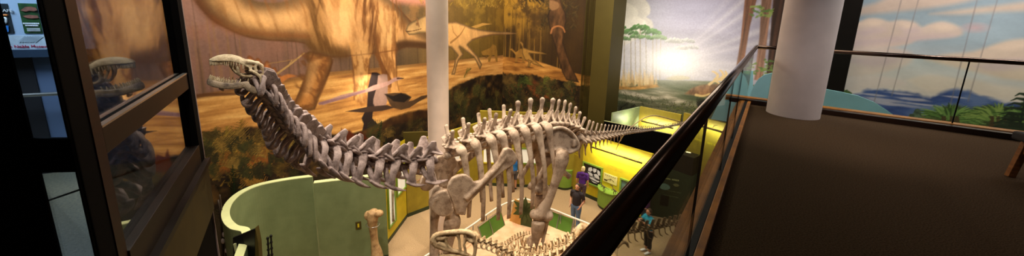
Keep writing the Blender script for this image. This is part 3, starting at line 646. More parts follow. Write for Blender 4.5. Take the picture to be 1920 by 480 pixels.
# ------------------------------------------------------------------ railings
def railing(name, fn, s0, s1, seams, label, extra=None, r=.0335, go=-.024):
    t = empty(name, fn(s0), 0, label, 'railing')
    a = fn(s0, -.004, 1.07); b = fn(s1, -.004, 1.07); mb = MB(); mb.tube([(*a, r), (*b, r)], 20, 1)
    if extra: c = extra; mb.tube([(*b, r), (*c, r*.95)], 20, 1); mb.ell(b, r, 16, 10)
    wbuild(mb, 'handrail', m_blackrail, t, smooth=True)
    for i in range(len(seams)-1):
        q0 = fn(seams[i]-.008, go, .03); q1 = fn(seams[i+1]+.008, go, .03); d = (q1-q0).normalized(); n = V((-d.y, d.x, 0))*.006
        g = MB().prism([q0-n, q1-n, q1+n, q0+n], (0,0,1.01)); wbuild(g, 'glass_panel', G_rail, t)
    for i, sm in enumerate(seams[1:-1]):
        q = fn(sm, go, .03); g = MB().bar(q, q+UP*1.01, .014, .014, up=UD); wbuild(g, 'glass_joint', m_black, t)
    ch = MB(); c0 = fn(s0, go, .0); c1 = fn(s1, go, .0); ch.bar(c0+UP*.03, c1+UP*.03, .05, .06); wbuild(ch, 'glass_channel', m_black, t)
    return t
def s_on_left(px, py):
    p = Z(px, py, BAL+.07); return -(p-RCx).dot(UD)
sA = s_on_left(1349, 317); sB = s_on_left(1283, 478)
railing('railing', LR, 9.0, 0.0, [9.0, sB+ (sB-sA), sB, sA, max(.4, sA-1.25), .05], 'dark bronze handrail on glass panels along the left edge of the carpeted walkway', RR(.62, 0, 1.07))
railing('railing', RR, .62, 4.6, [.3, 2.62, 4.6], 'dark handrail on glass before the cloudy sky mural, right of the big column', go=-.05)
g = MB(); q0 = RR(.03, .0, .09); q1 = RR(.34, .0, .09); g.bar(q0+UP*.47, q1+UP*.47, .012, .94)
# ------------------------------------------------------------------ columns and pillar
struct(MB().lathe([(.37,0),(.37,5.2)], (4.80,5.95,BAL), 64).build('column_right', m_col, smooth=True))
cw = P(822, 240, 10.8)
struct(MB().lathe([(.325,0),(.325,12)], (cw.x,cw.y,0), 64).build('column_middle', m_colw, smooth=True))
p0 = CORNER+VD*4.55; p1 = CORNER+VD*5.82
struct(MB().prism([V((p.x,p.y,0)) for p in (p0-UD*.0, p1-UD*.0, p1+UD*1.6, p0+UD*1.6)], (0,0,12)).build('pillar_olive', m_olive))
# dark end of the sky wall
dd0 = D0-VD*.0
struct(MB().prism([V((p.x,p.y,3.0)) for p in (dd0-VD*.02-UD*.1, dd0-VD*.42-UD*.1, dd0-VD*.42+UD*.5, dd0-VD*.02+UD*.5)], (0,0,7)).build('pillar_dark', mat('dark_olive', (13,10,7), .8, .1, spec=.1)))
# ------------------------------------------------------------------ teal panels beyond the right railing
m_teal = mat('teal_panel', (150,206,216), .5, .05, 2); m_tealedge = mat('teal_edge', (70,96,96), .5, .05)
def on_line(O, d, px, py):
    r = ray(px, py); n = V((d.y, -d.x, 0)); t = (O-EYE).dot(n)/r.dot(n); return EYE+r*t
TO = RR(0, -1.0); 
arc = [(1398,222),(1400,205),(1405,182),(1412,163),(1422,148),(1434,140),(1447,137),(1475,140),(1510,152),(1540,166),(1575,172),(1610,180),(1640,192),(1665,208),(1684,222),(1694,240),(1694,300),(1398,300)]
q = [on_line(TO, VD, *a) for a in arc]
for p in q[-2:]: p.z = BAL-.9
q[0].z = min(q[0].z, BAL)
t = MB().prism(q, UD*.04).build('teal_panel', m_teal); tag(t, 'pale teal curved-top panel behind the right glass railing', 'panel')
TO2 = RR(0, -1.9)
q = [on_line(TO2, VD, *a) for a in ((1335,210),(1356,175),(1384,133),(1412,133),(1416,210))]
q[0].z = q[-1].z = BAL-.9
t = MB().prism(q, UD*.04).build('teal_panel', m_teal); tag(t, 'small flat-topped teal panel left of the curved teal panel, behind the corner glass', 'panel')
# ------------------------------------------------------------------ bench at the right edge
bl = Z(1893, 331, BAL); m_bw = mat('bench_wood', (140,88,40), .45, .15, 8, (104,60,26), stretch=(1,1,5)); 
bd = V((.95,-.32,0)).normalized(); bs = V((-.32,-.95,0)).normalized()
bench = empty('bench', bl, 0, 'dark-cushioned wooden bench at the right edge of the carpet', 'bench')
for kx in (0, 1.3):
    for ks in (0, .5):
        a = bl+bd*kx+bs*ks; wbuild(MB().bar(a+UP*.0, a+UP*.40+bd*(.05 if kx == 0 else -.05), .06, .05, up=bs), 'leg', m_bw, bench, bevel=.004)
    a = bl+bd*(kx+(.04 if kx == 0 else -.04)); wbuild(MB().bar(a+UP*.30, a+UP*.30+bs*.5, .04, .07), 'side_rail', m_bw, bench)
wbuild(MB().bar(bl+bd*.05+UP*.37, bl+bd*1.25+UP*.37, .04, .06), 'apron', m_bw, bench)
cc = bl+bd*.65+bs*.25; wbuild(MB().box(cc+UP*.445, (1.42,.58,.09), math.atan2(bd.y,bd.x)), 'cushion', mat('bench_fabric', (30,26,24), .8, .2, 60), bench, bevel=.02)
# ================================================================== GLAZED SCREEN ON THE LEFT
Q0 = V((-2.22, 1.83, 0)); QD = V((-.527, .85, 0)).normalized(); QN = V((.85, .527, 0)).normalized()
def onq(px, py): return on_line(Q0, QD, px, py)
def QS(s, z, off=0): p = Q0+QD*s+QN*off; return V((p.x, p.y, z))
def sz(px, py): p = onq(px, py); return ((p-Q0).dot(QD), p.z)
zt = sz(180,240)[1]; zt2 = sz(345,140)[1]; zm = (zt+zt2)/2; zmb = (sz(195,285)[1]+sz(350,167)[1])/2
zb = (sz(231,459)[1]+sz(372,270)[1])/2; sE = sz(345,136)[0]; s_in = sz(181,240)[0]
scr = empty('window_1', QS(0, BAL)); struct(scr)
s_pl = sz(112,100)[0]; s_br = sz(140,100)[0]
def qbox(s0, s1, z0, z1, o0, o1): return MB().prism([QS(s0,z0,o0), QS(s1,z0,o0), QS(s1,z0,o1), QS(s0,z0,o1)], (0,0,z1-z0))
s_w = sz(131,100)[0]; s_bk = sz(93,100)[0]
wbuild(qbox(s_w, s_in, BAL-.6, 10.2, -.012, .02), 'post', m_redwood, scr)
wbuild(qbox(s_bk, s_w, BAL-.6, 10.2, -.004, .015), 'black_post', m_dark, scr)
wbuild(qbox(sE, sE+.16, BAL-.6, 10.2, -.12, .03), 'jamb', m_dark, scr)
wbuild(qbox(sE+.155, sE+.172, BAL-4, 10.2, .02, .034), 'edge_highlight', mat('edge_highlight', (150,130,124), .5), scr)  # pale strip painted in for light catching the jamb's outer edge
wbuild(qbox(s_in, sE, zmb, zm, -.06, .02), 'middle_rail', m_scr, scr, bevel=.004)
wbuild(qbox(s_in, sE, zb-.2, zb, -.08, .03), 'bottom_rail', m_scr, scr, bevel=.004)
wbuild(qbox(s_in, sE, zm, zm+.012, -.01, .022), 'glazing_bead', m_steel, scr)
wbuild(qbox(s_in, sE, zm, 10.2, -.03, -.024), 'pane', G_pane, scr)
wbuild(qbox(s_in, sE, zb, zmb, -.03, -.024), 'pane', G_pane, scr)
m_fas = mat('fascia_olive', (60,48,18), .6, .12, 5, spec=.2)
struct(qbox(s_in-.6, sE+.15, zb-.80, zb-.2, -.10, .05).build('trim_5', m_fas)); struct(qbox(s_in-.6, sE+.15, zb-.25, zb-.2, .03, .08).build('trim_6', m_scr))
struct(qbox(s_in-2.6, sE+.165, 0, zb-.8, -.3, .02).build('wall_left', m_dark))
# narrow glazed slot left of the post
KD = V((-1, -.12, 0)).normalized(); K0 = QS(sz(93,100)[0], 0, .0)
def onk(px, py): return on_line(K0, KD, px, py)
def kd(px, py): p = onk(px, py); return ((p-K0).dot(KD), p.z)
kr = kd(130,240)[0]; kl = kd(52,240)[0]; kt = kd(90,259)[1]; kb = kd(110,322)[1]
def KS(s, z, off=0): p = K0+KD*s+V((KD.y,-KD.x,0))*off; return V((p.x,p.y,z))
def kbox(s0, s1, z0, z1, o0, o1): return MB().prism([KS(s0,z0,o0), KS(s1,z0,o0), KS(s1,z0,o1), KS(s0,z0,o1)], (0,0,z1-z0))
w2 = empty('window_2', KS(.2, BAL)); struct(w2)
wbuild(kbox(-.005, kr, BAL-1.5, 10.2, -.008, .012), 'jamb', m_dark, w2)
wbuild(kbox(kl, kl+1.6, BAL-1.5, 10.2, -.008, .012), 'side_panel', m_dark, w2)
wbuild(kbox(kr, kl, kb, kt, -.008, .012), 'crossbar', m_dark, w2)
wbuild(kbox(kr, kl, kt, 10.2, -.003, .003), 'pane', glass_mat('slot_glass', (.8,.9,1.0), 1.3, .5), w2)
wbuild(kbox(kr, kl, BAL-1.2, kb, -.003, .003), 'pane', MATS['slot_glass'], w2)
# gallery behind the glass
g1 = Z(345,294,BAL); g2 = Z(75,326,BAL); GD = (g2-g1).normalized(); GN = V((GD.y,-GD.x,0))
if GN.dot(g1) > 0: GN = -GN
gl_pts = [QS(s_in-.1, 0, -.13), QS(sE+.1, 0, -.13), g1-GN*.3+GD*-.4, g1-GN*.3+GD*4, KS(2.2, 0, -.3), KS(1.6,0,.1), KS(0,0,.1)]
slab('floor_gallery', [QS(s_in-.02,0,-.125), QS(sE+.14,0,-.125), g1-GD*.02-GN*.1, g1+GD*5-GN*.2, KS(1.7,0,.015), KS(.03,0,.015)], BAL, m_terr, .3)
m_gw = mat('grey_blue_wall', (98,116,146), .5, .06, 3)
def GW(s, z, off=0): p = g1+GD*s+GN*off; return V((p.x,p.y,z))
struct(MB().prism([GW(-.02,BAL-.3), GW(5,BAL-.3), GW(5,BAL-.3,-.1), GW(-.02,BAL-.3,-.1)], (0,0,4.2)).build('wall_gallery', m_gw))
def gsz(px, py): p = on_line(g1, GD, px, py); return ((p-g1).dot(GD), p.z)
def gbox(s0, s1, z0, z1, o0, o1): return MB().prism([GW(s0,z0,o0), GW(s1,z0,o0), GW(s1,z0,o1), GW(s0,z0,o1)], (0,0,z1-z0))
lz = gsz(50,92); lz2 = gsz(50,106)
board = empty('notice_board', GW(lz[0], lz2[1]), 0, 'pale blue notice board with posters above a dark ledge, seen through the far left slot', 'notice board')
sb0 = gsz(100,50)[0]-.25; sb1 = gsz(0,50)[0]+.5
wbuild(gbox(sb0, sb1, lz[1], 10.2, 0, .02), 'board', mat('board_blue', (150,172,196), .6, .03, 3), board)
wbuild(gbox(sb0, sb1, lz2[1], lz[1], 0, .08), 'ledge', mat('ledge_navy', (34,52,72), .5), board)
GX = -GD  # reading direction (left to right as seen)
def poster(px0, py0, px1, py1, label, colr):
    a = gsz(px0, py0); b = gsz(px1, py1); o = gbox(b[0], a[0], b[1], a[1], .02, .026).build('poster', colr); tag(o, label, 'poster', 'posters on the notice board'); return a, b, o
m_pd = mat('poster_dark', (26,38,44), .5, .2, 8); m_pg = mat('poster_leaves', (34,84,34), .5, .4, 28, (14,40,18))
m_lt = mat('print_white', (220,226,230), .5); m_rd = mat('print_red', (170,40,70), .5); m_or = mat('print_orange', (210,120,40), .5)
a, b, po = poster(-22, 6, 31, 62, 'dark cafe poster with a blue steaming cup, leftmost on the notice board', m_pd)
h = a[1]-b[1]; w = a[0]-b[0]
def gp(s, z, off=.03): return GW(s, z, off)
text_mesh('CAFÉ', h*.14, gp(a[0]-w*.50, a[1]-h*.28), GX, UP, m_lt, 'title', po)
sq = MB(); sq.tube([(*gp(a[0]-w*(.55+.05*k_), a[1]-h*(.40-.03*(k_%2))),.006) for k_ in range(8)], 5, 4); wbuild(sq, 'printed_script', m_or, po)
cu = MB(); cu.prism([gp(b[0]+w*.62,b[1]+h*.26), gp(b[0]+w*.16,b[1]+h*.26), gp(b[0]+w*.22,b[1]+h*.05), gp(b[0]+w*.56,b[1]+h*.05)], GN*.004); wbuild(cu, 'printed_cup', mat('print_blue', (40,120,200), .5), po)
st_ = MB(); st_.tube([(*gp(b[0]+w*.40,b[1]+h*.30),.006),(*gp(b[0]+w*.25,b[1]+h*.38),.007),(*gp(b[0]+w*.22,b[1]+h*.52),.007),(*gp(b[0]+w*.42,b[1]+h*.50),.004)], 6, 4); wbuild(st_, 'printed_steam', m_lt, po)
a, b, po = poster(37, 6, 84, 62, 'green poster with a brown crocodile-like skull, right of the cafe poster', m_pg)
h = a[1]-b[1]; w = a[0]-b[0]; m_ps = mat('print_skull', (132,84,70), .5, .2, 30)
sk_ = MB(); sk_.prism([gp(b[0]+w*x, b[1]+h*y) for x, y in ((.90,.76),(.62,.88),(.30,.90),(.05,.86),(.0,.78),(.2,.74),(.45,.76),(.62,.72))], GN*.003); sk_.prism([gp(b[0]+w*x, b[1]+h*y) for x, y in ((.86,.58),(.5,.62),(.05,.60),(.0,.52),(.4,.50),(.7,.52))], GN*.003)
wbuild(sk_, 'printed_skull', m_ps, po)
ti = MB()
for z0_, (x0_, x1_) in ((.31,(.06,.94)),(.24,(.16,.86))):
    xx = x0_
    while xx < x1_: ww2 = random.uniform(.04,.12); ti.prism([gp(a[0]-w*xx,b[1]+h*z0_), gp(a[0]-w*min(x1_,xx+ww2),b[1]+h*z0_), gp(a[0]-w*min(x1_,xx+ww2),b[1]+h*(z0_+.045)), gp(a[0]-w*xx,b[1]+h*(z0_+.045))], GN*.002); xx += ww2+.02
wbuild(ti, 'printed_title', m_lt, po)['kind'] = 'stuff'
li = MB()
for k in range(4): li.prism([gp(a[0]-w*.2,b[1]+h*(.16-.03*k)), gp(b[0]+w*.08,b[1]+h*(.16-.03*k)), gp(b[0]+w*.08,b[1]+h*(.172-.03*k)), gp(a[0]-w*.2,b[1]+h*(.172-.03*k))], GN*.002)
wbuild(li, 'printed_lines', m_lt, po)['kind'] = 'stuff'
a = gsz(2,66); b = gsz(92,93); o = gbox(b[0]-.1, a[0]+.2, b[1]+.005, a[1], .02, .026).build('museum_sign', mat('sign_pale', (176,190,200), .5, .08, 20)); tag(o, 'pale sign strip with a red museum name under the two posters', 'sign')
p_ = gsz(10, 92); text_mesh('Sam Noble Museum', (a[1]-b[1])*.27, GW(p_[0], b[1]+(a[1]-b[1])*.16, .028), GX, UP, m_rd, 'museum_name', o)
fr = MB()
for k in range(7):
    s0 = gsz(40+k*5, 76)[0]; z0 = gsz(50, 80)[1]; fr.prism([GW(s0, z0, .027), GW(s0-.05, z0+.05, .027), GW(s0-.04, z0+.06, .027), GW(s0+.005, z0+.012, .027)], GN*.002)
wbuild(fr, 'printed_fern', mat('print_grey', (156,172,182), .5), o)
dk = MB()
for px in (58,): s0 = gsz(px, 170)[0]; dk.prism([GW(s0-.05,BAL), GW(s0+.05,BAL), GW(s0+.05,BAL,.01), GW(s0-.05,BAL,.01)], (0,0,lz2[1]-BAL))
struct(dk.build('trim_7', mat('dark_gap', (22,22,28), .6)))
z_ = gsz(70,174)[1]; hb = empty('wall_handrail', GW(1,z_,.1), 0, 'thin steel handrail on the grey gallery wall under the notice board', 'handrail')
wbuild(MB().tube([(*GW(.0,z_,.10),.016),(*GW(4,z_,.10),.016)], 10, 1), 'bar', m_steel, hb, smooth=True)
for s0 in (.3, 1.5, 2.7): wbuild(MB().tube([(*GW(s0,z_-.06,.0),.01),(*GW(s0,z_-.05,.09),.01),(*GW(s0,z_-.01,.10),.01)], 8, 3), 'bracket', m_steel, hb, smooth=True)
# ================================================================== EXHIBITS IN THE HALL
def xy(p): return V((p[0], p[1], 0))

def scribble(o, d, n, length, h, m, name, parent, rows=1, gap=1.7):
    """rows of illegible word-length marks on a wall"""
    for r_ in range(rows):
        mb = MB(); x = 0
        while x < length:
            w_ = random.uniform(1.2, 4.2)*h; w_ = min(w_, length-x+h*.5)
            k = 0
            while k*h*.62 < w_: a = o+d*(x+k*h*.62)-UP*(gap*h*r_)+n*.004; mb.prism([a, a+d*h*.42, a+d*h*.42+UP*h*random.choice((.6,.75,1.0)), a+UP*h*.7], n*.002); k += 1
            x += w_+h*.8
        wbuild(mb, name, m, parent)['kind'] = 'stuff'
# ---- sage green curved walls
rim = [(470,432),(446,422),(434,410),(431,395),(438,378),(455,362),(480,350),(510,342.5),(545,336.5),(585,331.5)]
zt_ = 2.95
cp = [tuple(xy(Z(*p, zt_))[:2]) for p in rim]
cp = [(cp[0][0]+.5, cp[0][1]-.9)]+cp
cv = [V((a[0], a[1], 0)) for a in cr_interp(cp, 6)]
def ribbon(cv, z0, z1, t):
    mb = MB(); n = len(cv); vs = []; nr = []
    for i in range(n):
        d = (cv[min(i+1,n-1)]-cv[max(i-1,0)]).normalized(); nn = V((-d.y, d.x, 0)); nr.append(nn)
    for i in range(n):
        for (o, z) in ((0,z0),(0,z1),(t,z1),(t,z0)): vs.append(cv[i]+nr[i]*o+UP*z)
    fs = []
    for i in range(n-1):
        for k in range(4): fs.append((i*4+k, i*4+(k+1)%4, (i+1)*4+(k+1)%4, (i+1)*4+k))
    fs += [(0,1,2,3), ((n-1)*4+3,(n-1)*4+2,(n-1)*4+1,(n-1)*4)]
    mb.add(vs, fs); return mb
sgn = -1 if True else 1
inner_t = .16
curved = ribbon(cv, 0, zt_-.015, inner_t).build('curved_partition', m_green, smooth=False)
tag(curved, 'sage green curved wall left of the step, sweeping round towards the camera', 'wall panel')
wbuild(ribbon(cv, zt_-.015, zt_+.006, inner_t), 'rim', m_rim, curved)
wbuild(ribbon(cv, 0, .12, -.012), 'base_strip', m_kick, curved)
c2 = [tuple(xy(Z(*p, zt_-.10))[:2]) for p in ((588,344.5),(625,340),(660,336.5),(700,331),(722,328))]
cv2 = [V((a[0], a[1], 0)) for a in cr_interp(c2, 6)]
part2 = ribbon(cv2, 0, zt_-.10, inner_t).build('curved_partition', m_green); tag(part2, 'sage green wall right of the step, behind the standing leg bone', 'wall panel')
wbuild(ribbon(cv2, zt_-.10, zt_-.08, inner_t), 'rim', m_rim, part2); wbuild(ribbon(cv2, 0, .12, -.012), 'base_strip', m_kick, part2)
# olive socket plate
i0 = min(range(len(cv2)-1), key=lambda i: abs((ray(670,422).x/ray(670,422).y)-(cv2[i].x/cv2[i].y)))
pp = cv2[i0]; dd = (cv2[i0+1]-cv2[i0]).normalized(); nn = V((dd.y,-dd.x,0)); rr = ray(670,422); zz = EYE.z+rr.z*(pp.y/rr.y)
wbuild(MB().box(pp+nn*.012+UP*zz, (.16,.024,.24), math.atan2(dd.y,dd.x)), 'wall_plate', m_olive, part2, bevel=.004)
wbuild(MB().box(pp+nn*.026+UP*zz, (.05,.012,.12), math.atan2(dd.y,dd.x)), 'switch', m_yellow, part2)
# ---- green plant cut-outs left of the wall
m_fern = mat('fern_green', (26,58,24), .5, .3, 10, (12,30,12)); m_stem = mat('dry_stem', (60,46,32), .8, .3, 14)
def leafy(name, base, fronds, label, group=None, m=None):
    t = empty(name, base, 0, label, 'plant', group); mb = MB()
    for (tip, wd, n) in fronds:
        b = V(base); tp = V(tip); d = tp-b; side = d.cross(V((0,-1,0.2))).normalized(); mid = b+d*.5+side*.1*random.choice((-1,1))
        cvp = [V(q) for q in cr_interp([tuple(b), tuple(mid), tuple(tp)], n)]
        mb.tube([(*cvp[0],.02),(*cvp[len(cvp)//2],.013),(*cvp[-1],.004)], 6, 4)
        for i in range(3, len(cvp)-1):
            f = i/len(cvp); w_ = wd*math.sin(math.pi*min(1,.12+.9*f))**.7
            for sg in (-1, 1):
                tn = (cvp[i+1]-cvp[i-1]).normalized(); e = cvp[i]+side*sg*w_+tn*w_*.55+V((0,random.uniform(-.04,.04),-.04)); h_ = tn*(d.length/len(cvp)*.55)
                mb.add([cvp[i]-h_*.6, cvp[i]+h_*.6, e], [(0,1,2)])
    wbuild(mb, 'fronds', m or m_fern, t); b = V(base); wbuild(MB().tube([(b.x,b.y,0,.03),(b.x+.02,b.y,b.z*.5,.025),(*b,.022)], 7, 4), 'stem', m_stem, t, smooth=True); t['kind'] = 'thing'; return t
fb = P(424,418,8.7)
leafy('fern', P(428,425,9.0), [(P(436,308,9.0),.28,26),(P(405,345,8.8),.24,20),(P(458,350,9.1),.22,20),(P(420,325,9.05),.26,22)], 'tall dark green fern behind the left end of the curved green wall')
def stick(name, pts, r, label, group=None):
    o = MB().tube([(*p, r*(1-.5*i/len(pts))) for i, p in enumerate(pts)], 7, 5).build(name, m_stem, smooth=True); return tag(o, label, 'plant', group)
tw = empty('dry_plant', P(421,478,7.9), 0, 'tangle of dry brown stems between the black door edge and the curved green wall', 'plant')
for k, l in enumerate(([(424,482),(420,440),(416,400),(412,365)], [(428,482),(424,430),(419,392)], [(418,480),(415,420),(409,375)], [(430,480),(427,455),(421,425)])):
    wbuild(MB().tube([(*P(x,y,7.8+.1*k),.028-.005*i) for i,(x,y) in enumerate(l)], 7, 5), 'stem', m_stem, tw, smooth=True)
for k, (x, y) in enumerate(((423,410),(427,432),(420,440),(431,465),(425,470),(418,452))):
    wbuild(MB().ell(P(x,y,7.75), (.045,.03,.07), 8, 6), 'seed_head', m_col, tw, smooth=True)
for k, (x, y0) in enumerate(((502,447),(508,443))):
    pts_ = [P(x+3*(1-i/5), 500-(500-y0)*i/5, 8.4) for i in range(6)]
    mb = MB().tube([(*p,.022) for p in pts_], 7, 3)
    for p in pts_: mb.ell(p, (.035,.035,.05), 8, 6)
    tag(mb.build('horsetail', m_black, smooth=True), 'thin black jointed reed standing before the green wall, %s of the pair' % ('left' if k == 0 else 'right'), 'plant', 'reeds before the green wall')
# dark block with a pale wedge at the lower left
db = P(462,500,6.4); t = MB()
t.prism([P(436,446,6.6), P(452,440,6.6), P(478,429,6.4), P(479,520,6.4), P(437,520,6.6)], V((-.0,.06,0)))
o = t.build('plinth', m_black, bevel=.01); tag(o, 'black slanted plinth at the open end of the curved green wall', 'plinth')
wbuild(MB().prism([P(478.5,427,6.37), P(484,455,6.37), P(488,520,6.37), P(478.5,520,6.37)], V((0,.1,0))), 'side_panel', m_olive, o)
wbuild(MB().prism([P(437,458,6.55), P(442,457,6.55), P(444,476,6.55), P(441,474,6.55)], V((0,.02,0))), 'pale_wedge', m_rim, o)
# ---- yellow display wall left (beyond the leg bone)
ya = xy(Z(717,471,0)); yb = xy(Z(763,408,0)); yz = 2.75
yw = empty('display_wall', ya, 0, 'yellow display wall with two green-framed niches right of the sage green wall', 'display wall')
wbuild(wallseg(MB(), ya, yb, 0, yz, .15), 'panel', m_yellow, yw); 
yd = (yb-ya).normalized(); yn = V((yd.y,-yd.x,0))
def frame(mb, a, b, z0, z1, n, w=.06, d=.05):
    """picture-frame between ground points a and b"""
    d_ = (b-a).normalized(); 
    for (s0, s1, u0, u1) in ((a-d_*w, b+d_*w, z1, z1+w),(a-d_*w, b+d_*w, z0-w, z0),(a-d_*w, a, z0, z1),(b, b+d_*w, z0, z1)):
        mb.prism([V((p.x,p.y,u0)) for p in (s0, s1, s1+n*d, s0+n*d)], (0,0,u1-u0))
    return mb
def niche(parent, a, b, z0, z1, n, mframe, mback, name='niche'):
    wbuild(frame(MB(), a, b, z0, z1, n), 'niche_frame', mframe, parent)
    wbuild(MB().prism([V((p.x,p.y,z0)) for p in (a+n*.004, b+n*.004, b+n*.012, a+n*.012)], (0,0,z1-z0)), 'niche_back', mback, parent)
if yn.dot(ya) > 0: yn = -yn
m_nb = mat('niche_glow', (236,232,214), .5, .05, 3, emit=.35)  # niche backs glow faintly by themselves, in place of case lighting
wbuild(wallseg(MB(), ya+yn*.013, yb+yn*.013, 0, .14, .02), 'base_strip', m_kick, yw)
niche(yw, ya+yd*.55, ya+yd*1.0, .55, 1.95, yn, m_lime, m_nb); niche(yw, ya+yd*1.25, ya+yd*1.95, 1.35, 2.2, yn, m_lime, m_nb)
t = MB(); c = ya+yd*.78+yn*.05; t.tube([(*(c+UP*.62),.05),(*(c+UP*1.2),.03),(*(c+yd*.05+UP*1.75),.05)], 8, 4); o = t.build('fossil_bone', mat('niche_bone', (150,132,104), .7, .2, 12), smooth=True); tag(o, 'small upright bone inside the tall niche of the yellow wall', 'fossil')
# ---- back display wall running behind the skeleton
ba = xy(Z(764,407,0)); bb = xy(Z(806,391,0)); bc = V((-1.4,15.4,0)); bd_ = V((2.95,15.25,0))
m_ol2 = mat('olive_yellow', (150,132,30), .6, .08, 4)
bw = empty('display_wall', ba, 0, 'olive yellow rear display wall with bright white cases, seen between the ribs', 'display wall')
wbuild(wallseg(MB(), ba, bb, 0, 2.7, .15), 'panel', m_ol2, bw); wbuild(wallseg(MB(), bb, bc, 0, 3.0, .15), 'panel', m_ol2, bw); wbuild(wallseg(MB(), bc, bd_, 0, 3.55, .15), 'panel', m_ol2, bw)
for (a, b) in ((ba,bb),(bb,bc),(bc,bd_)):
    d_ = (b-a).normalized(); n_ = V((d_.y,-d_.x,0)); wbuild(wallseg(MB(), a+n_*.02, b+n_*.02, 0, .14, .018), 'base_strip', m_kick, bw)
m_ply = mat('drawing_paper', (206,190,150), .6, .15, 20, (176,150,104)); bdn = (bb-ba).normalized(); bnn = V((bdn.y,-bdn.x,0)); bl_ = (bb-ba).length
for k, (s0, z0) in enumerate(((.25,1.75),(.30,1.2))):
    a = ba+bdn*(bl_*s0); b = a+bdn*.62
    o = MB().prism([V((p.x,p.y,z0)) for p in (a+bnn*.0, b+bnn*.0, b+bnn*.03, a+bnn*.03)], (0,0,.42)).build('drawing_panel', m_ply); tag(o, 'framed fossil drawing on the olive wall, %s of two' % ('upper' if k == 0 else 'lower'), 'picture')
    f = MB(); f.tube([(*(a+bdn*.12+bnn*.034+UP*(z0+.18)),.02),(*(a+bdn*.3+bnn*.034+UP*(z0+.24)),.05),(*(a+bdn*.5+bnn*.034+UP*(z0+.2)),.015)], 6, 4, flat=.3); wbuild(f, 'printed_fossil', mat('print_brown', (140,96,60), .6), o)
d_ = (bd_-bc).normalized(); n_ = V((d_.y,-d_.x,0)); bn2 = V(((bc-bb).normalized().y, -(bc-bb).normalized().x, 0)); d2 = (bc-bb).normalized()
niche(bw, bb+d2*.5, bb+d2*1.6, 1.15, 1.85, bn2, m_yellow, m_nb); niche(bw, bc+d_*.2, bc+d_*1.5, 1.15, 1.8, n_, m_yellow, m_nb); niche(bw, bc+d_*1.9, bc+d_*2.9, 1.2, 1.85, n_, m_lime, m_nb)
for s0 in (.05, 1.68): wbuild(MB().bar(bc+d_*s0+n_*.04, bc+d_*s0+n_*.04+UP*2.2, .1, .06, up=n_), 'yellow_post', m_yellow, bw)
# olive screen and yellow arch near the column
o = wallseg(MB(), P(756,249,13.2), P(806,246,13.4), 0, P(780,248,13.3).z, .1).build('olive_partition', m_olive); tag(o, 'plain olive screen standing left of the white column', 'panel')
t = MB(); y0_ = 12.6; t.prism([P(722,330,y0_),P(728,300,y0_),P(738,280,y0_),P(750,266,y0_),P(757,262,y0_),P(757,400,y0_),P(722,400,y0_)], V((.02,.08,0))); tag(t.build('arched_panel', m_yellow), 'yellow arched panel beside the plain olive screen', 'panel')
fp = P(686,300,10.4); leafy('fern', P(706,330,10.2), [(P(716,228,10.2),.16,16),(P(700,262,10.2),.15,12),(P(724,262,10.2),.15,12)], 'dark green fern rising behind the neck bones, left of the olive screen')
# ---- right yellow wall with photo niche
ra = xy(Z(1088,364,0)); rb = V((5.30,12.66,0)); rd = (rb-ra).normalized(); rn = V((rd.y,-rd.x,0)); rz = 2.8
if rn.dot(ra) > 0: rn = -rn
rw = empty('display_wall', ra, 0, 'bright yellow display wall under a long lamp, with a skull photograph in a niche', 'display wall')
wbuild(wallseg(MB(), ra, rb, 0, rz, .14), 'panel', m_yellow, rw); wbuild(wallseg(MB(), ra+rn*.02, rb+rn*.02, 0, .16, .018), 'base_strip', m_kick, rw)
RO = ra+rn*.0
def rsz(px, py): p = on_line(RO, rd, px, py); return ((p-ra).dot(rd), p.z)
a = rsz(1096,303); b = rsz(1126,344); sA_, sB_ = a[0], b[0]; zA = (rsz(1096,342)[1]); zB = a[1]
zA = rsz(1094,338)[1]; zB = rsz(1094,304)[1]
niche(rw, ra+rd*sA_, ra+rd*sB_, zA, zB, rn, m_lime, mat('photo_dark', (22,22,24), .4, .3, 12))
m_pw = mat('photo_white', (206,206,206), .5, .1, 20); t = MB()
sc_, zc_ = (sA_+sB_)/2+.08, (zA+zB)/2
def rp(s, z, o=.016): p = ra+rd*s+rn*o; return V((p.x,p.y,z))
ww_, hh_ = (sB_-sA_)*.42, (zB-zA)*.42
for pl_ in (((-.75,.75),(-.35,.95),(-.2,.6),(-.45,.3),(-.8,.35)),((-.1,.9),(.35,.95),(.3,.55),(.05,.35),(-.15,.55)),((.45,.9),(.8,.75),(.9,.3),(.6,.2),(.45,.5)),((-.85,.2),(-.4,.2),(-.1,.05),(-.15,-.2),(-.6,-.15)),((.0,.15),(.35,.3),(.7,.1),(.85,-.25),(.4,-.2),(.1,-.1)),((-.6,-.4),(-.1,-.35),(.5,-.5),(.85,-.45),(.7,-.7),(.1,-.65),(-.4,-.6)),((-.3,-.75),(.2,-.8),(.6,-.85),(.1,-.95))):
    t.prism([rp(sc_+ww_*x, zc_+hh_*y) for x, y in pl_], rn*.004)
for k in range(9): t.prism([rp(sc_+ww_*(-.55+.15*k+dx), zc_+hh_*dz) for dx, dz in ((0,-.18),(.07,-.18),(.04,-.36))], rn*.005)
wbuild(t, 'printed_skull', m_pw, rw)['kind'] = 'stuff'
a = rsz(1133,323); b = rsz(1157,344); zc1 = rsz(1133,339)[1]; t = MB().prism([rp(a[0],zc1,.01), rp(b[0],zc1,.01), rp(b[0],zc1,.03), rp(a[0],zc1,.03)], (0,0,a[1]-zc1)).build('info_board', mat('board_cream', (214,204,130), .6, .05)); tag(t, 'cream information board with drawings on the right yellow wall', 'board')
t2 = MB(); 
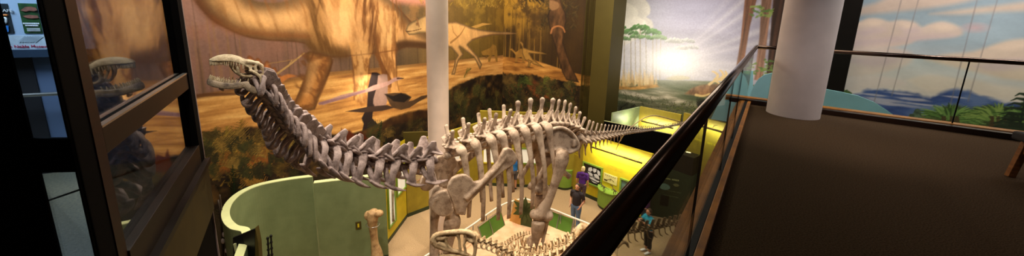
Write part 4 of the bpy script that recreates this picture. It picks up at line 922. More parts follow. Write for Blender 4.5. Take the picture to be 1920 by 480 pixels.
for k in range(6): t2.prism([rp(a[0]+(b[0]-a[0])*(.1+.14*k), zc1+(a[1]-zc1)*.78,.032), rp(a[0]+(b[0]-a[0])*(.19+.14*k), zc1+(a[1]-zc1)*.78,.032), rp(a[0]+(b[0]-a[0])*(.17+.14*k), zc1+(a[1]-zc1)*.88,.032)], rn*.002)
for (x0,y0,x1,y1) in ((.3,.3,.55,.55),(.55,.55,.8,.35),(.55,.55,.5,.25)): t2.bar(rp(a[0]+(b[0]-a[0])*x0, zc1+(a[1]-zc1)*y0,.033), rp(a[0]+(b[0]-a[0])*x1, zc1+(a[1]-zc1)*y1,.033), .01,.012)
t2.prism([rp(a[0]+(b[0]-a[0])*.06, zc1+(a[1]-zc1)*.12,.032), rp(a[0]+(b[0]-a[0])*.3, zc1+(a[1]-zc1)*.12,.032), rp(a[0]+(b[0]-a[0])*.3, zc1+(a[1]-zc1)*.3,.032), rp(a[0]+(b[0]-a[0])*.06, zc1+(a[1]-zc1)*.3,.032)], rn*.002)
wbuild(t2, 'printed_figures', m_olive, t)['kind'] = 'stuff'
a = rsz(1166,336); zc2 = rsz(1166,356)[1]; niche(rw, ra+rd*a[0], ra+rd*(a[0]+.7), zc2, a[1], rn, m_lime, mat('niche_teal', (90,120,110), .5))
x_ = rsz(1122,293); scribble(rp(x_[0], x_[1], .002), rd, rn, 1.85, .07, mat('text_gold', (176,144,22), .6), 'wall_text', rw)
x_ = rsz(1139,309); scribble(rp(x_[0], x_[1], .002), rd, rn, .7, .035, mat('text_faint', (196,166,36), .6), 'wall_text', rw, 3)
def lamp(pA, pB, n, label, nb=3, e=None):
    t = empty('picture_lamp', (pA+pB)/2, 0, label, 'lamp', 'long lamps over the display walls'); d = (pB-pA)
    wbuild(MB().tube([(*pA,.035),(*pB,.035)], 12, 1), 'housing', m_lampbar, t, smooth=True)
    q = -n*.03-UP*.02; wbuild(MB().tube([(*(pA+d*.02+q),.018),(*(pA+d*.98+q),.018)], 8, 1), 'tube', m_tube, t, smooth=True)
    for k in range(nb):
        c = pA+d*(.08+.84*k/(nb-1)); wbuild(MB().tube([(*(c-n*.34+UP*.08),.009),(*(c-n*.15+UP*.10),.009),(*c,.009)], 6, 3), 'bracket', m_lampbar, t, smooth=True)
    l = bpy.data.lights.new('lamp_light', 'AREA'); l.shape = 'RECTANGLE'; l.size = d.length; l.size_y = .08; l.energy = e or 45; l.color = (1,.96,.74)
    o = bpy.data.objects.new('lamp_light', l); COL.objects.link(o); o.location = (pA+pB)/2-n*.05-UP*.04
    z_ = (n*.75+UP*.55).normalized(); x_ = d.normalized(); y2 = z_.cross(x_); o.matrix_world = Matrix(((x_.x,y2.x,z_.x,o.location.x),(x_.y,y2.y,z_.y,o.location.y),(x_.z,y2.z,z_.z,o.location.z),(0,0,0,1)))
    return t
LO = ra+rn*.36
pA = on_line(LO, rd, 1110, 276); pB = on_line(LO, rd, 1204, 306); pA.z = pB.z = (pA.z+pB.z)/2
lamp(pA, pB, rn, 'long tubular lamp over the bright yellow wall, nearest the man in the dark polo', 3, 48)
# olive text panel left of it
oa = xy(Z(1060,347,0)); o = wallseg(MB(), oa, ra-rd*.02, 0, 2.9, .12).build('text_panel', m_ol2); tag(o, 'olive text panel left of the bright yellow wall, behind the purple hoodie', 'panel')
od = (ra-oa).normalized(); on_ = V((od.y,-od.x,0)); on_ = -on_ if on_.dot(oa) > 0 else on_
q = oa+od*.12+on_*.002; scribble(V((q.x,q.y,2.3)), od, on_, .55, .07, m_yellow, 'wall_text', o, 6)
# pedestals
def pedestal(c, r, h, label):
    t = empty('pedestal', c, 0, label, 'pedestal')
    wbuild(MB().lathe([(r,.12),(r,h-.04),(r+.03,h-.04),(r+.03,h),(0,h)], (c.x,c.y,0), 40), 'drum', m_lime, t, smooth=False); wbuild(MB().lathe([(r-.03,0),(r-.03,.12)], (c.x,c.y,0), 40), 'base_strip', m_kick, t); return t
c1_ = Z(1139,397,0); c1_ = xy(c1_)+V((c1_.x,c1_.y,0)).normalized()*.60+rd*.16
h1 = 0.82; pedestal(c1_, .60, h1, 'lime green round pedestal holding two small brown skeleton models')
c2_ = Z(1056,357,0); c2_ = xy(c2_)+xy(c2_).normalized()*.42; pedestal(c2_, .42, .95, 'lime green round pedestal holding a pale fossil skull')
m_brown = mat('model_brown', (74,44,18), .5, .25, 20)
def model(c, ang, label, s=1.0):
    t = empty('skeleton_model', c, ang, label, 'model', 'small models on the pedestal')
    L_ = lambda *q: [(x*s, y*s, z*s, r*s) for x, y, z, r in q]
    MB().tube(L_((-.42,0,.30,.008),(-.25,0,.33,.016),(-.1,0,.36,.03),(.05,0,.38,.035),(.16,0,.44,.02),(.22,0,.52,.018)), 8, 4).build('spine', m_brown, t, smooth=True)
    MB().tube(L_((.20,0,.53,.03),(.27,0,.53,.035),(.36,0,.51,.018)), 8, 4, round_ends=True).build('skull', m_brown, t, smooth=True)
    for sg in (-1, 1):
        MB().tube(L_((-.08,.05*sg,.35,.025),(-.02,.07*sg,.22,.02),(-.09,.07*sg,.12,.014),(-.05,.07*sg,.02,.012),(.03,.08*sg,.01,.010)), 7, 4).build('leg', m_brown, t, smooth=True)
        MB().tube(L_((.12,.05*sg,.38,.014),(.15,.07*sg,.30,.010),(.2,.06*sg,.27,.007)), 6, 3).build('arm', m_brown, t, smooth=True)
    mb = MB()
    for k in range(5):
        for sg in (-1, 1): mb.tube(L_((-.06+.045*k,.01*sg,.37,.006),(-.06+.045*k,.06*sg,.33,.006),(-.07+.045*k,.03*sg,.27,.004)), 5, 3)
    mb.build('rib_cage', m_brown, t, smooth=True)
model(Z(1131,359,h1), 2.3, 'brown model skeleton on the lime pedestal, left of the two', .62); model(Z(1151,367,h1), 2.0, 'brown model skeleton on the lime pedestal, right of the two', .68)
t = empty('fossil_skull', c2_+UP*.95, 0, 'pale fossil skull on the lime pedestal beside the hind leg', 'skull'); q = c2_+UP*.96
mb = MB(); mb.tube([(*(q+V((-.38,-.1,.10))),.07),(*(q+V((-.15,-.05,.18))),.13),(*(q+V((.12,0,.22))),.16),(*(q+V((.33,0,.16))),.09)], 10, 4, flat=.8)
mb2 = MB(); mb2.tube([(*(q+V((-.36,-.12,.03))),.035),(*(q+V((0,-.16,.03))),.045),(*(q+V((.3,-.05,.06))),.05)], 8, 4)
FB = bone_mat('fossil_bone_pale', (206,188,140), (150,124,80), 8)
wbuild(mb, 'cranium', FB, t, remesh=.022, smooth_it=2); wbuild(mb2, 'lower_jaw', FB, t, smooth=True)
for x, z in ((-.12,.2),(.1,.24)): wbuild(MB().ell(q+V((x,-.12,z)), (.05,.03,.05), 10, 7), 'eye_hole', m_black, t, smooth=True)
# ---- dark roof over the cases, far panels with lamps
zr = 2.72
ka, kb2 = P(1133,221.5,14.9), P(1258,258,13.3); zk = (ka.z+kb2.z)/2
struct(wallseg(MB(), ka, kb2, 0, zk, .1).build('wall_cases', m_dark)); struct(wallseg(MB(), ka, kb2, zk, zk+.02, .04).build('trim_8', m_rim))
qa = P(1200,199,16.3); qb = P(1277,216,15.0); zp = (qa.z+qb.z)/2
p2 = empty('display_panel', xy(qa), 0, 'olive lamp-lit panel below the lagoon mural, with its top edge showing', 'display panel')
d_ = (xy(qb)-xy(qa)).normalized(); n2_ = V((d_.y,-d_.x,0)); n2_ = -n2_ if n2_.dot(qa) > 0 else n2_
wbuild(wallseg(MB(), qa, qb, 0, zp, .12), 'panel', m_ol2, p2)
LO = xy(qa)+n2_*.34; pA = on_line(LO, d_, 1203, 225); pB = on_line(LO, d_, 1262, 243); pA.z = pB.z = (pA.z+pB.z)/2; lamp(pA, pB, n2_, 'long lamp on the olive panel beyond the tail tip', 3, 34)
qc = P(1148,224,15.05); p1_ = empty('display_panel', xy(qc), 0, 'pale green side panel meeting the olive lamp-lit panel, below the lagoon mural', 'display panel')
wbuild(wallseg(MB(), qc, xy(qa), 0, zp-.02, .06), 'panel', mat('pale_green_panel', (150,168,120), .5, .05), p1_)
LO = xy(qa)
pA = P(1185,226,15.4); l_ = bpy.data.lights.new('case_light', 'POINT'); l_.energy = 18; l_.color = (1,.95,.75); l_.shadow_soft_size = .1; o = bpy.data.objects.new('case_light', l_); COL.objects.link(o); o.location = pA
qd = P(1281,221,13.4); qe = P(1372,228,11.9); zq = P(1325,223,12.6).z
p3_ = empty('display_panel', xy(qd), 0, 'yellow olive panel with lamp and text, seen through the railing glass', 'display panel')
d3 = (xy(qe)-xy(qd)).normalized(); n3 = V((d3.y,-d3.x,0)); n3 = -n3 if n3.dot(qd) > 0 else n3
wbuild(wallseg(MB(), qd, qe, 0, zq, .12), 'panel', m_ol2, p3_)
LO = xy(qd)+n3*.34; pA = on_line(LO, d3, 1308, 240); pB = on_line(LO, d3, 1362, 244); pA.z = pB.z = (pA.z+pB.z)/2; lamp(pA, pB, n3, 'long lamp on the yellow olive panel behind the railing glass', 3, 26)
q = on_line(xy(qd)+n3*.002, d3, 1303, 262); scribble(q, d3, n3, 1.1, .11, m_yellow, 'wall_text', p3_)
# dark green text wall by the two visitors
ga = xy(Z(1212,402,0)); gb = ga+V((.92,-.36,0)).normalized()*3.4; gd_ = (gb-ga).normalized(); gn_ = V((gd_.y,-gd_.x,0)); gn_ = -gn_ if gn_.dot(ga) > 0 else gn_
gw = empty('text_wall', ga, 0, 'dark green text wall with pale heading and two ovals, seen through the railing glass', 'display panel')
wbuild(wallseg(MB(), ga, gb, 0, 2.55, .12), 'panel', mat('forest_green', (44,58,34), .6, .08), gw)
def gpt(px, py, o=.012): return on_line(ga+gn_*o, gd_, px, py)
m_lb = mat('oval_blue', (120,160,150), .5, .1); m_tx = mat('heading_pale', (190,196,130), .5)
scribble(gpt(1244,335,.002), gd_, gn_, .5, .085, m_tx, 'heading', gw)
def oval(px, py, rx, rz, m, nm):
    c = gpt(px, py); wbuild(MB().prism([c+gd_*(rx*math.cos(k*math.pi/12))+UP*(rz*math.sin(k*math.pi/12)) for k in range(24)], gn_*.008), nm, m, gw)
oval(1246,350,.2,.13,m_lb,'blue_oval'); oval(1268,347,.10,.06,mat('oval_tan',(140,140,90),.5),'tan_oval')
for k, (x, y) in enumerate(((1252,358),(1244,366))): scribble(gpt(x, y, .002), gd_, gn_, .5, .045, mat('text_dim', (110,120,80), .6), 'small_text', gw)
c = gpt(1246,376); wbuild(MB().prism([c-gd_*.15-UP*.22, c+gd_*.15-UP*.22, c+gd_*.15+UP*.22, c-gd_*.15+UP*.22], gn_*.02), 'dark_picture', m_black, gw); c = gpt(1246,388); 
# black screen block with a small glowing bar painted in as its highlight
sa = P(1262,286,11.9); tq = empty('screen', xy(sa), 0, 'black screen block with a small bright highlight, above the dark green text wall', 'screen')
wbuild(wallseg(MB(), P(1252,287,12.1), P(1302,292,11.4), 2.55, P(1275,288,11.8).z, .5), 'case', m_black, tq)
wbuild(MB().box(P(1291,285.5,11.52), (.14,.02,.03), -.6), 'edge_glint', mat('edge_glint', (255,230,170), .4, emit=3), tq)
# ================================================================== SKELETONS
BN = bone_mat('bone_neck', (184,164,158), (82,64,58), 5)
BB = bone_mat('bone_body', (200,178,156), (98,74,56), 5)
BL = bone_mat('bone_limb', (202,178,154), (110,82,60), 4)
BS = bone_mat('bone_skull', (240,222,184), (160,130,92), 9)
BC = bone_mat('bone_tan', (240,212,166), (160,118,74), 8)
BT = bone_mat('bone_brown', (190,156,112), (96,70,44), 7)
def sym(mb, l, **k):
    for sg in (1, -1): mb.tube([(x, y*sg, z, r) for x, y, z, r in l], **k)
def mesh_cervical():
    m = MB(); X = (0,1,0); Zu = (0,0,1)
    m.tube([(-.21,0,0,.095),(0,0,.0,.07),(.2,0,0,.095)], 12, 5, round_ends=True)
    m.tube([(-.03,0,.03,.12),(-.03,0,.2,.10)], 10, 3, up=X, flat=.8)
    m.tube([(-.2,0,.21,.13),(0,0,.22,.17),(.2,0,.17,.14)], 12, 4, up=Zu, flat=.22)
    sym(m, [(.02,.07,.14,.13),(-.02,.12,.28,.125),(-.05,.16,.41,.105),(-.08,.185,.52,.06)], n=12, sub=4, up=X, flat=.34, round_ends=True)
    sym(m, [(.02,.09,.15,.055),(.15,.15,.18,.06),(.26,.17,.2,.05)], n=8, sub=4, flat=.6, round_ends=True)
    sym(m, [(-.06,.13,.29,.07),(-.17,.17,.23,.065),(-.26,.17,.19,.05)], n=8, sub=4, flat=.5, round_ends=True)
    sym(m, [(.02,.15,.40,.03),(.11,.155,.27,.035),(.22,.16,.19,.035)], n=8, sub=4); sym(m, [(-.10,.16,.42,.03),(-.17,.165,.28,.035),(-.24,.17,.2,.035)], n=8, sub=4)
    sym(m, [(0,.06,.12,.08),(.02,.18,.10,.085),(.05,.255,.0,.08),(.06,.275,-.15,.065),(.02,.27,-.30,.075)], n=10, sub=5, flat=.5, up=None, round_ends=True)
    sym(m, [(.12,.05,-.03,.055),(.12,.16,-.14,.055),(.06,.25,-.27,.055)], n=8, sub=4)
    sym(m, [(.15,.25,-.27,.05),(.0,.27,-.34,.075),(-.15,.26,-.38,.055),(-.32,.25,-.40,.016)], n=8, sub=4, flat=.6, round_ends=True)
    sym(m, [(-.05,.11,.2,.05),(-.04,.19,.12,.04),(.02,.25,.0,.035)], n=7, sub=3, flat=.6)
    return remeshed(m.mesh('cervical_vertebra'), .0105, 2)
def mesh_dorsal(bifid):
    m = MB(); X = (0,1,0)
    m.tube([(-.18,0,0,.15),(0,0,0,.115),(.18,0,0,.15)], 14, 5, round_ends=True)
    m.tube([(0,0,.05,.13),(0,0,.42,.11)], 10, 3, up=X, flat=.6)
    sym(m, [(0,.06,.30,.13),(.0,.26,.42,.12),(0,.44,.46,.095)], n=10, sub=4, flat=.5, up=(0,0,1), round_ends=True)
    sym(m, [(0,.08,.10,.08),(.02,.22,.26,.06),(0,.4,.42,.06)], n=8, sub=4, flat=.6)
    sym(m, [(.1,.07,.38,.05),(.2,.10,.38,.05)], n=8, sub=3); sym(m, [(-.06,.07,.45,.06),(-.2,.10,.40,.05)], n=8, sub=3)
    sym(m, [(.0,.3,.47,.035),(-.04,.12,.56,.04),(-.06,.05,.72,.035)], n=7, sub=4)
    sym(m, [(.14,.10,.39,.03),(.04,.07,.52,.035),(-.02,.05,.68,.03)], n=7, sub=4)
    if bifid: sym(m, [(-.0,.05,.42,.08),(-.03,.13,.62,.065),(-.05,.2,.82,.055),(-.06,.23,.93,.062),(-.06,.23,.98,.045)], n=10, sub=4, up=X, flat=.7, round_ends=True)
    else: m.tube([(-.0,0,.42,.11),(-.04,0,.62,.07),(-.06,0,.82,.055),(-.06,0,.93,.075),(-.06,0,.99,.075),(-.06,0,1.02,.05)], 12, 4, up=X, flat=.85, round_ends=True)
    return remeshed(m.mesh('dorsal_vertebra'), .014, 3)
def mesh_caudal(chev=True, long_chev=1.0, wide=1.0):
    m = MB(); X = (0,1,0)
    m.tube([(-.17,0,0,.17),(0,0,0,.135),(.17,0,0,.17)], 14, 4, round_ends=True)
    m.tube([(.02,0,.1,.11),(-.06,0,.32,.06),(-.13,0,.5,.055),(-.17,0,.60,.075),(-.18,0,.64,.05)], 10, 4, up=X, flat=.75, round_ends=True)
    sym(m, [(.06,.06,.18,.05),(.2,.08,.26,.045)], n=8, sub=3, round_ends=True); sym(m, [(-.08,.05,.28,.05),(-.2,.06,.26,.04)], n=8, sub=3)
    sym(m, [(0,.1,.02,.08),(-.02,.26*wide,.03,.06),(-.05,.36*wide,.0,.045)], n=8, sub=3, flat=.7, round_ends=True)
    if chev:
        sym(m, [(-.17,.07,-.13,.035),(-.2,.03,-.25*long_chev,.035)], n=7, sub=3)
        m.tube([(-.2,0,-.24*long_chev,.045),(-.24,0,-.40*long_chev,.035),(-.34,0,-.56*long_chev,.02)], 8, 4, round_ends=True)
    return remeshed(m.mesh('caudal_vertebra'), .016, 2)
def mesh_plate_caudal():
    m = MB(); X = (0,1,0)
    m.tube([(-.18,0,0,.13),(0,0,0,.10),(.18,0,0,.13)], 12, 4, round_ends=True)
    m.tube([(.0,0,.08,.14),(-.05,0,.28,.14),(-.12,0,.48,.15),(-.16,0,.60,.13)], 12, 4, up=X, flat=.28, round_ends=True)
    sym(m, [(.05,.05,.14,.045),(.22,.07,.2,.04)], n=8, sub=3, round_ends=True)
    sym(m, [(0,.08,.02,.07),(-.04,.22,.02,.05)], n=8, sub=3, flat=.6, round_ends=True)
    sym(m, [(-.17,.06,-.1,.035),(-.2,.02,-.22,.04)], n=7, sub=3)
    m.tube([(-.2,0,-.2,.05),(-.24,0,-.40,.045),(-.34,0,-.58,.04),(-.52,0,-.70,.03)], 8, 5, round_ends=True)
    return remeshed(m.mesh('caudal_vertebra'), .016, 2)
def mesh_front_cervical():
    """front neck vertebra: square split spine blocks on top, a big open ring on each side"""
    m = MB()
    m.tube([(-.21,0,0,.10),(0,0,.0,.08),(.2,0,0,.10)], 12, 5, round_ends=True)
    m.tube([(-.2,0,.16,.13),(0,0,.18,.15),(.2,0,.14,.13)], 12, 4, up=(0,0,1), flat=.35)
    m.tube([(0,0,0,.11),(0,0,.18,.11)], 10, 2)
    for sg in (1, -1):
        a = [V((x, y*sg, z)) for x, y, z in ((-.22,.05,.12),(.16,.05,.08),(.20,.17,.30),(.02,.23,.42),(-.20,.22,.40))]
        m.prism(a, V((0,.10*sg,-.05)))
        m.tube([(*a[2],.04),(*a[3],.045),(*a[4],.045)], 8, 2, round_ends=True); m.tube([(-.22,.10*sg,.14,.05),(-.20,.22*sg,.38,.04)], 8, 2)
        m.tube([(.16,.15*sg,.14,.06),(.27,.17*sg,.12,.05)], 8, 2, flat=.6, round_ends=True)
        m.tube([(.08,.10*sg,.10,.07),(.12,.24*sg,.06,.065),(.13,.30*sg,-.08,.055),(.08,.31*sg,-.24,.055),(-.03,.28*sg,-.36,.07),(-.13,.23*sg,-.28,.05),(-.13,.20*sg,-.12,.04),(-.08,.12*sg,.04,.06)], 9, 5, flat=.75, round_ends=True)
        m.tube([(.14,.05*sg,-.04,.05),(.10,.18*sg,-.2,.05),(.02,.27*sg,-.34,.05)], 8, 3)
    return remeshed(m.mesh('cervical_vertebra'), .0105, 1)
ME_CF = mesh_front_cervical(); ME_C = mesh_cervical(); ME_DB = mesh_dorsal(True); ME_D = mesh_dorsal(False); ME_T = mesh_caudal(); ME_T2 = mesh_caudal(False, wide=.4); ME_T3 = mesh_plate_caudal()
def with_mat(me, m): c = me.copy(); c.materials.clear(); c.materials.append(m); return c
def place(name, me, root, pos, f, up, sc3):
    """instance of mesh me with x along f, z towards up"""
    f = f.normalized(); l = up.cross(f).normalized(); u = f.cross(l)
    M = Matrix(((f.x*sc3[0], l.x*sc3[1], u.x*sc3[2], pos.x), (f.y*sc3[0], l.y*sc3[1], u.y*sc3[2], pos.y), (f.z*sc3[0], l.z*sc3[1], u.z*sc3[2], pos.z), (0,0,0,1)))
    o = bpy.data.objects.new(name, me); COL.objects.link(o); o.parent = root; o.matrix_basis = Matrix.Translation(-root.location) @ M
    return o
class Path:
    """curve through (px,py,Y, values...) guide points; sampled by arc length"""
    def __init__(s, l, n=14):
        q = cr_interp([(*P(a[0],a[1],a[2]), *a[3:]) for a in l], n); s.q = np.array([list(x) for x in q]); d = np.linalg.norm(np.diff(s.q[:, :3], axis=0), axis=1)
        s.s = np.concatenate([[0], np.cumsum(d)]); s.L = s.s[-1]
    def at(s, t): return [float(np.interp(t, s.s, s.q[:, k])) for k in range(s.q.shape[1])]
    def pos(s, t): return V(s.at(t)[:3])
    def tan(s, t): return (s.pos(min(s.L, t+.06))-s.pos(max(0, t-.06))).normalized()
# ---------------------------------------------------------------- the long-necked skeleton
apa = empty('sauropod_skeleton', xy(P(1000,260,9.2)), 0, 'giant long-necked dinosaur skeleton, head raised at left and thin tail at right', 'skeleton')
ME_CN = with_mat(ME_C, BN); ME_CFN = with_mat(ME_CF, BN)
neck = Path([(474,146,3.66,.36),(484,160,3.72,.40),(500,186,3.95,.46),(517,210,4.3,.52),(534,234,4.65,.60),(558,258,5.05,.70),(590,279,5.55,.82),(630,295,6.05,.92),(670,304,6.5,.98),(710,310,6.9,1.0),(750,313,7.25,1.0),(785,309,7.6,1.02),(822,298,7.95,1.05)])
s = .06
while s < neck.L-.1:
    k = neck.at(s)[3]; f = -neck.tan(s); wl = 1.0+.12*math.sin(s*5)
    place('cervical_vertebra', ME_CFN if k < .80 else ME_CN, apa, neck.pos(s), f, UP, (k*1.16, k*1.05*wl, k*(1.0+.05*math.cos(s*7))))
    s += .44*k
back = Path([(842,291,8.15),(870,281,8.33),(900,273,8.5),(930,266,8.68),(960,262,8.86),(985,259,9.02),(1010,257,9.2),(1040,256,9.45),(1065,257,9.65),(1088,259,9.85)])
tops = [(846,239,1),(874,226,1),(902,217,1),(921,209,1),(943,202,1),(963,191,0),(984,186,0),(1003,185,0),(1021,186,0),(1033,188,0),(1043,189,0),(1052,194,0),(1063,201,0),(1072,210,0)]
ME_DBb, ME_Db = with_mat(ME_DB, BB), with_mat(ME_D, BB); nd = len(tops); dor = []
fwd = -(back.pos(back.L)-back.pos(0)).normalized(); LEFT = UP.cross(fwd).normalized()
for i, (tx, ty, bf) in enumerate(tops):
    # station on the back path whose image column lies below the spine top
    best = min((abs((back.pos(back.L*t/300)-EYE).dot(R_)/(back.pos(back.L*t/300)-EYE).dot(-B_)*F+CX-tx-3), t) for t in range(301))[1]
    s = back.L*best/300; p = back.pos(s); h = P(tx, ty, p.y).z-p.z; kz = h/(.96 if bf else 1.0); k = .98 if i < 9 else .85
    place('dorsal_vertebra' if i < 9 else 'sacral_vertebra', ME_DBb if bf else ME_Db, apa, p, -back.tan(s), UP, (k*.95 if i < 9 else .6, k, kz)); dor.append((p, -back.tan(s), kz))
tail = Path([(1083,261,9.82,.70,1),(1100,261,10.0,.56,1),(1120,258,10.25,.42,1),(1150,253,10.7,.31,1),(1180,248.5,11.15,.23,1),(1210,245,11.6,.17,.9),(1240,240.5,12.1,.125,.8),(1262,236,12.5,.10,.7),(1284,231,12.9,.08,.5)])
ME_TA, ME_TB = with_mat(ME_T, BB), with_mat(ME_T2, BB); s = 0.0; i = 0
while s < tail.L:
    a = tail.at(s); k = a[3]/.64; w_ = max(.3, k*.9)
    place('caudal_vertebra', ME_TA if i < 11 else ME_TB, apa, tail.pos(s), -tail.tan(s), UP, (max(.34,k*.62), w_, k if i > 1 else k*.95)); s += max(.11, .23*k**.5); i += 1
whip = [(1276,229,12.8),(1252,222,12.4),(1230,217,12.1),(1213,219,11.9),(1194,230,11.8),(1174,248,11.9),(1162,265,12.2),(1155,281,12.6)]
wbuild(MB().tube([(*P(*q), .024-.0015*i) for i, q in enumerate(whip)], 8, 6), 'tail_whip', mat('whip_tan', (196,172,120), .6, .15, 8), apa, smooth=True)
# ribs
def rib_mesh(mb, p, f, kz, sg, L_, back_, r, spread):
    l = UP.cross(f).normalized()*sg; q = lambda a, b, c, rr: (*(p+f*a+l*b+UP*c), rr)
    mb.tube([q(0,.28,.46*kz,r*1.2), q(-.02,.52,.40*kz,r*1.95), q(-.06-.2*back_,.72*spread,.10,r*1.45), q(-.08-.45*back_,.86*spread,-.45,r), q(-.1-.7*back_,.86*spread,-.45-.45*L_,r*.95), q(-.10-.95*back_,.74*spread,-.45-L_,r*.85)], 9, 5, flat=.5, up=tuple(l), round_ends=True)
    mb.tube([q(.05,.16,.10,r*.8), q(.03,.34,.22,r*.7), q(-.02,.55,.34*kz,r*.8)], 7, 3); return mb
rl = [1.0,1.25,1.35,1.4,1.35,1.25,1.1,.95,.75]
for i in range(8):
    p, f, kz = dor[i]
    for sg in (1, -1):
        wbuild(rib_mesh(MB(), p, f, kz, sg, rl[i]*(1.0 if sg > 0 else 1.1), .10+.015*i, .062, .80 if i < 7 else .7), 'rib', BL, apa, smooth=True)
# flat bones
def plate(px, Yf, th, nrm, bulge=None):
    mb = MB(); pts_ = [P(x, y, Yf(x, y)) for x, y in px]; mb.prism([p+nrm*th*.5 for p in pts_], -nrm*th); return mb, pts_
def mirror_mb(mb, c):
    m2 = MB(); m2.v = [tuple(V(v)-LEFT*2*((V(v)-c).dot(LEFT))) for v in mb.v]; m2.f = [tuple(reversed(f)) for f in mb.f]; m2.mi = list(mb.mi); return m2
def both(mb, name, m, c, vox, it, parent=apa, swing=None):
    """left piece and its mirror image; swing = (top z, knee z, metres) carries the right one back"""
    o = wbuild(mb, name, m, parent, remesh=vox, smooth_it=it); m2 = mirror_mb(mb, c)
    if swing: m2.v = [tuple(V(v)-fwd*swing[2]*max(0, min(1, (swing[0]-v[2])/(swing[0]-swing[1])))) for v in m2.v]
    wbuild(m2, name, m, parent, remesh=vox, smooth_it=it); return o
Ys = lambda x, y: 7.42+(x-830)*.0052-(y-330)*.0006
sh_c = back.pos(.1)
scp = [(944,279),(952,276),(960,279),(967,288),(970,297),(964,307),(950,315),(932,328),(918,341),(905,351),(890,367),(881,376),(875,386),(872,402),(862,402),(853,400),(849,383),(838,355),(841,343),(847,333),(860,327),(873,326),(884,333),(888,341),(898,338),(909,329),(922,315),(934,298)]
mb, q_ = plate(scp, Ys, .11, LEFT)
mb.tube([(*P(956,284,Ys(956,284)),.05),(*P(930,316,Ys(930,316)-.05),.06),(*P(898,348,Ys(898,348)-.04),.07),(*P(872,372,Ys(872,372)-.02),.09)], 9, 4)
mb.tube([(*P(852,338,Ys(852,338)),.06),(*P(846,356,Ys(846,356)),.05),(*P(856,392,Ys(856,392)),.07),(*P(868,394,Ys(868,394)),.07)], 9, 4)
both(mb, 'scapula', BL, sh_c, .02, 8)
cor = [(837,356),(843,368),(849,385),(850,397),(841,403),(830,405),(820,402),(811,396),(804,387),(804,376),(810,367),(820,360),(829,356)]
mb, q_ = plate(cor, lambda x, y: Ys(x, y)-.02+(837-x)*.006, .12, LEFT); mb.tube([(*P(838,360,Ys(838,360)),.06),(*P(815,375,Ys(815,375)+.1),.07),(*P(812,392,Ys(812,392)+.12),.05)], 9, 4)
both(mb, 'coracoid', BL, sh_c, .02, 8)
# forelimb
hY = Ys(850,405)+.05
hum = MB(); hum.tube([(*P(847,398,hY),.13),(*P(848,418,hY),.21),(*P(842,445,hY-.02),.15),(*P(838,480,hY-.05),.11),(*P(838,520,hY-.05),.13),(*P(838,545,hY),.17)], 14, 5, flat=.65, up=tuple(LEFT), round_ends=True)
both(hum, 'humerus', BL, sh_c, .025, 5)
hb_ = P(838,545,hY)
ul = MB(); e_ = V((hb_.x,hb_.y,.42)); ul.tube([(*(hb_),.12),(*(hb_*.6+e_*.4),.07),(*e_,.09)], 10, 4); ul.tube([(*(hb_+fwd*.1),.09),(*(hb_*.5+e_*.5+fwd*.13),.055),(*(e_+fwd*.06),.07)], 10, 4)
both(ul, 'forearm', BL, sh_c, .025, 3)
fo = MB()
for k in range(5): fo.tube([(*(e_+UP*-.02),.06),(*(e_+fwd*(.08*math.cos(k-2))+LEFT*(.07*(k-2))-UP*.28),.05),(*(e_+fwd*(.16*math.cos((k-2)*.6))+LEFT*(.09*(k-2))-UP*.40),.05)], 8, 3, round_ends=True)
both(fo, 'front_foot', BL, sh_c, .022, 2)
# pelvis
Yi = lambda x, y: 8.92+(x-1045)*.0052
hip_c = back.pos(back.L*.72)
il = [(1011,281),(1011,273),(1016,263),(1024,251),(1032,243),(1041,238.5),(1050,237.5),(1060,240),(1071,247),(1079,257),(1084,267),(1086,276),(1081,283),(1073,286),(1064,285),(1058,281),(1053,277),(1045,276),(1036,278),(1027,280),(1018,286)]
mb, q_ = plate(il, lambda x, y: Yi(x, y)+.05, .09, LEFT)
rim_ = [(1013,283),(1012,272),(1020,257),(1030,246),(1043,240),(1056,240),(1070,248),(1080,260),(1085,272),(1081,282)]
mb.tube([(*P(x, y, Yi(x, y)-.02),.05) for x, y in rim_], 9, 4, round_ends=True)
mb.tube([(*P(1080,280,Yi(1080,280)),.06),(*P(1066,285,Yi(1066,285)),.07),(*P(1054,279,Yi(1054,279)),.05),(*P(1034,281,Yi(1034,281)),.07),(*P(1018,284,Yi(1018,284)),.06)], 9, 4)
mb.tube([(*P(1076,262,Yi(1076,262)-.01),.06),(*P(1076,274,Yi(1076,274)-.02),.07)], 9, 3, round_ends=True)
both(mb, 'ilium', BB, hip_c, .02, 7)
pb = MB(); pb.tube([(*P(1031,280,8.98),.16),(*P(1029,297,8.98),.14),(*P(1022,312,8.94),.09),(*P(1010,332,8.88),.075),(*P(998,346,8.82),.11),(*P(994,354,8.8),.10)], 12, 5, flat=.6, up=tuple(LEFT), round_ends=True)
both(pb, 'pubis', BL, hip_c-LEFT*.02, .022, 4)
isc = MB(); isc.tube([(*P(1044,283,9.05),.12),(*P(1046,303,9.2),.09),(*P(1058,322,9.45),.07),(*P(1068,332,9.6),.09)], 10, 5, flat=.6, up=tuple(LEFT), round_ends=True)
both(isc, 'ischium', BL, hip_c, .022, 4)
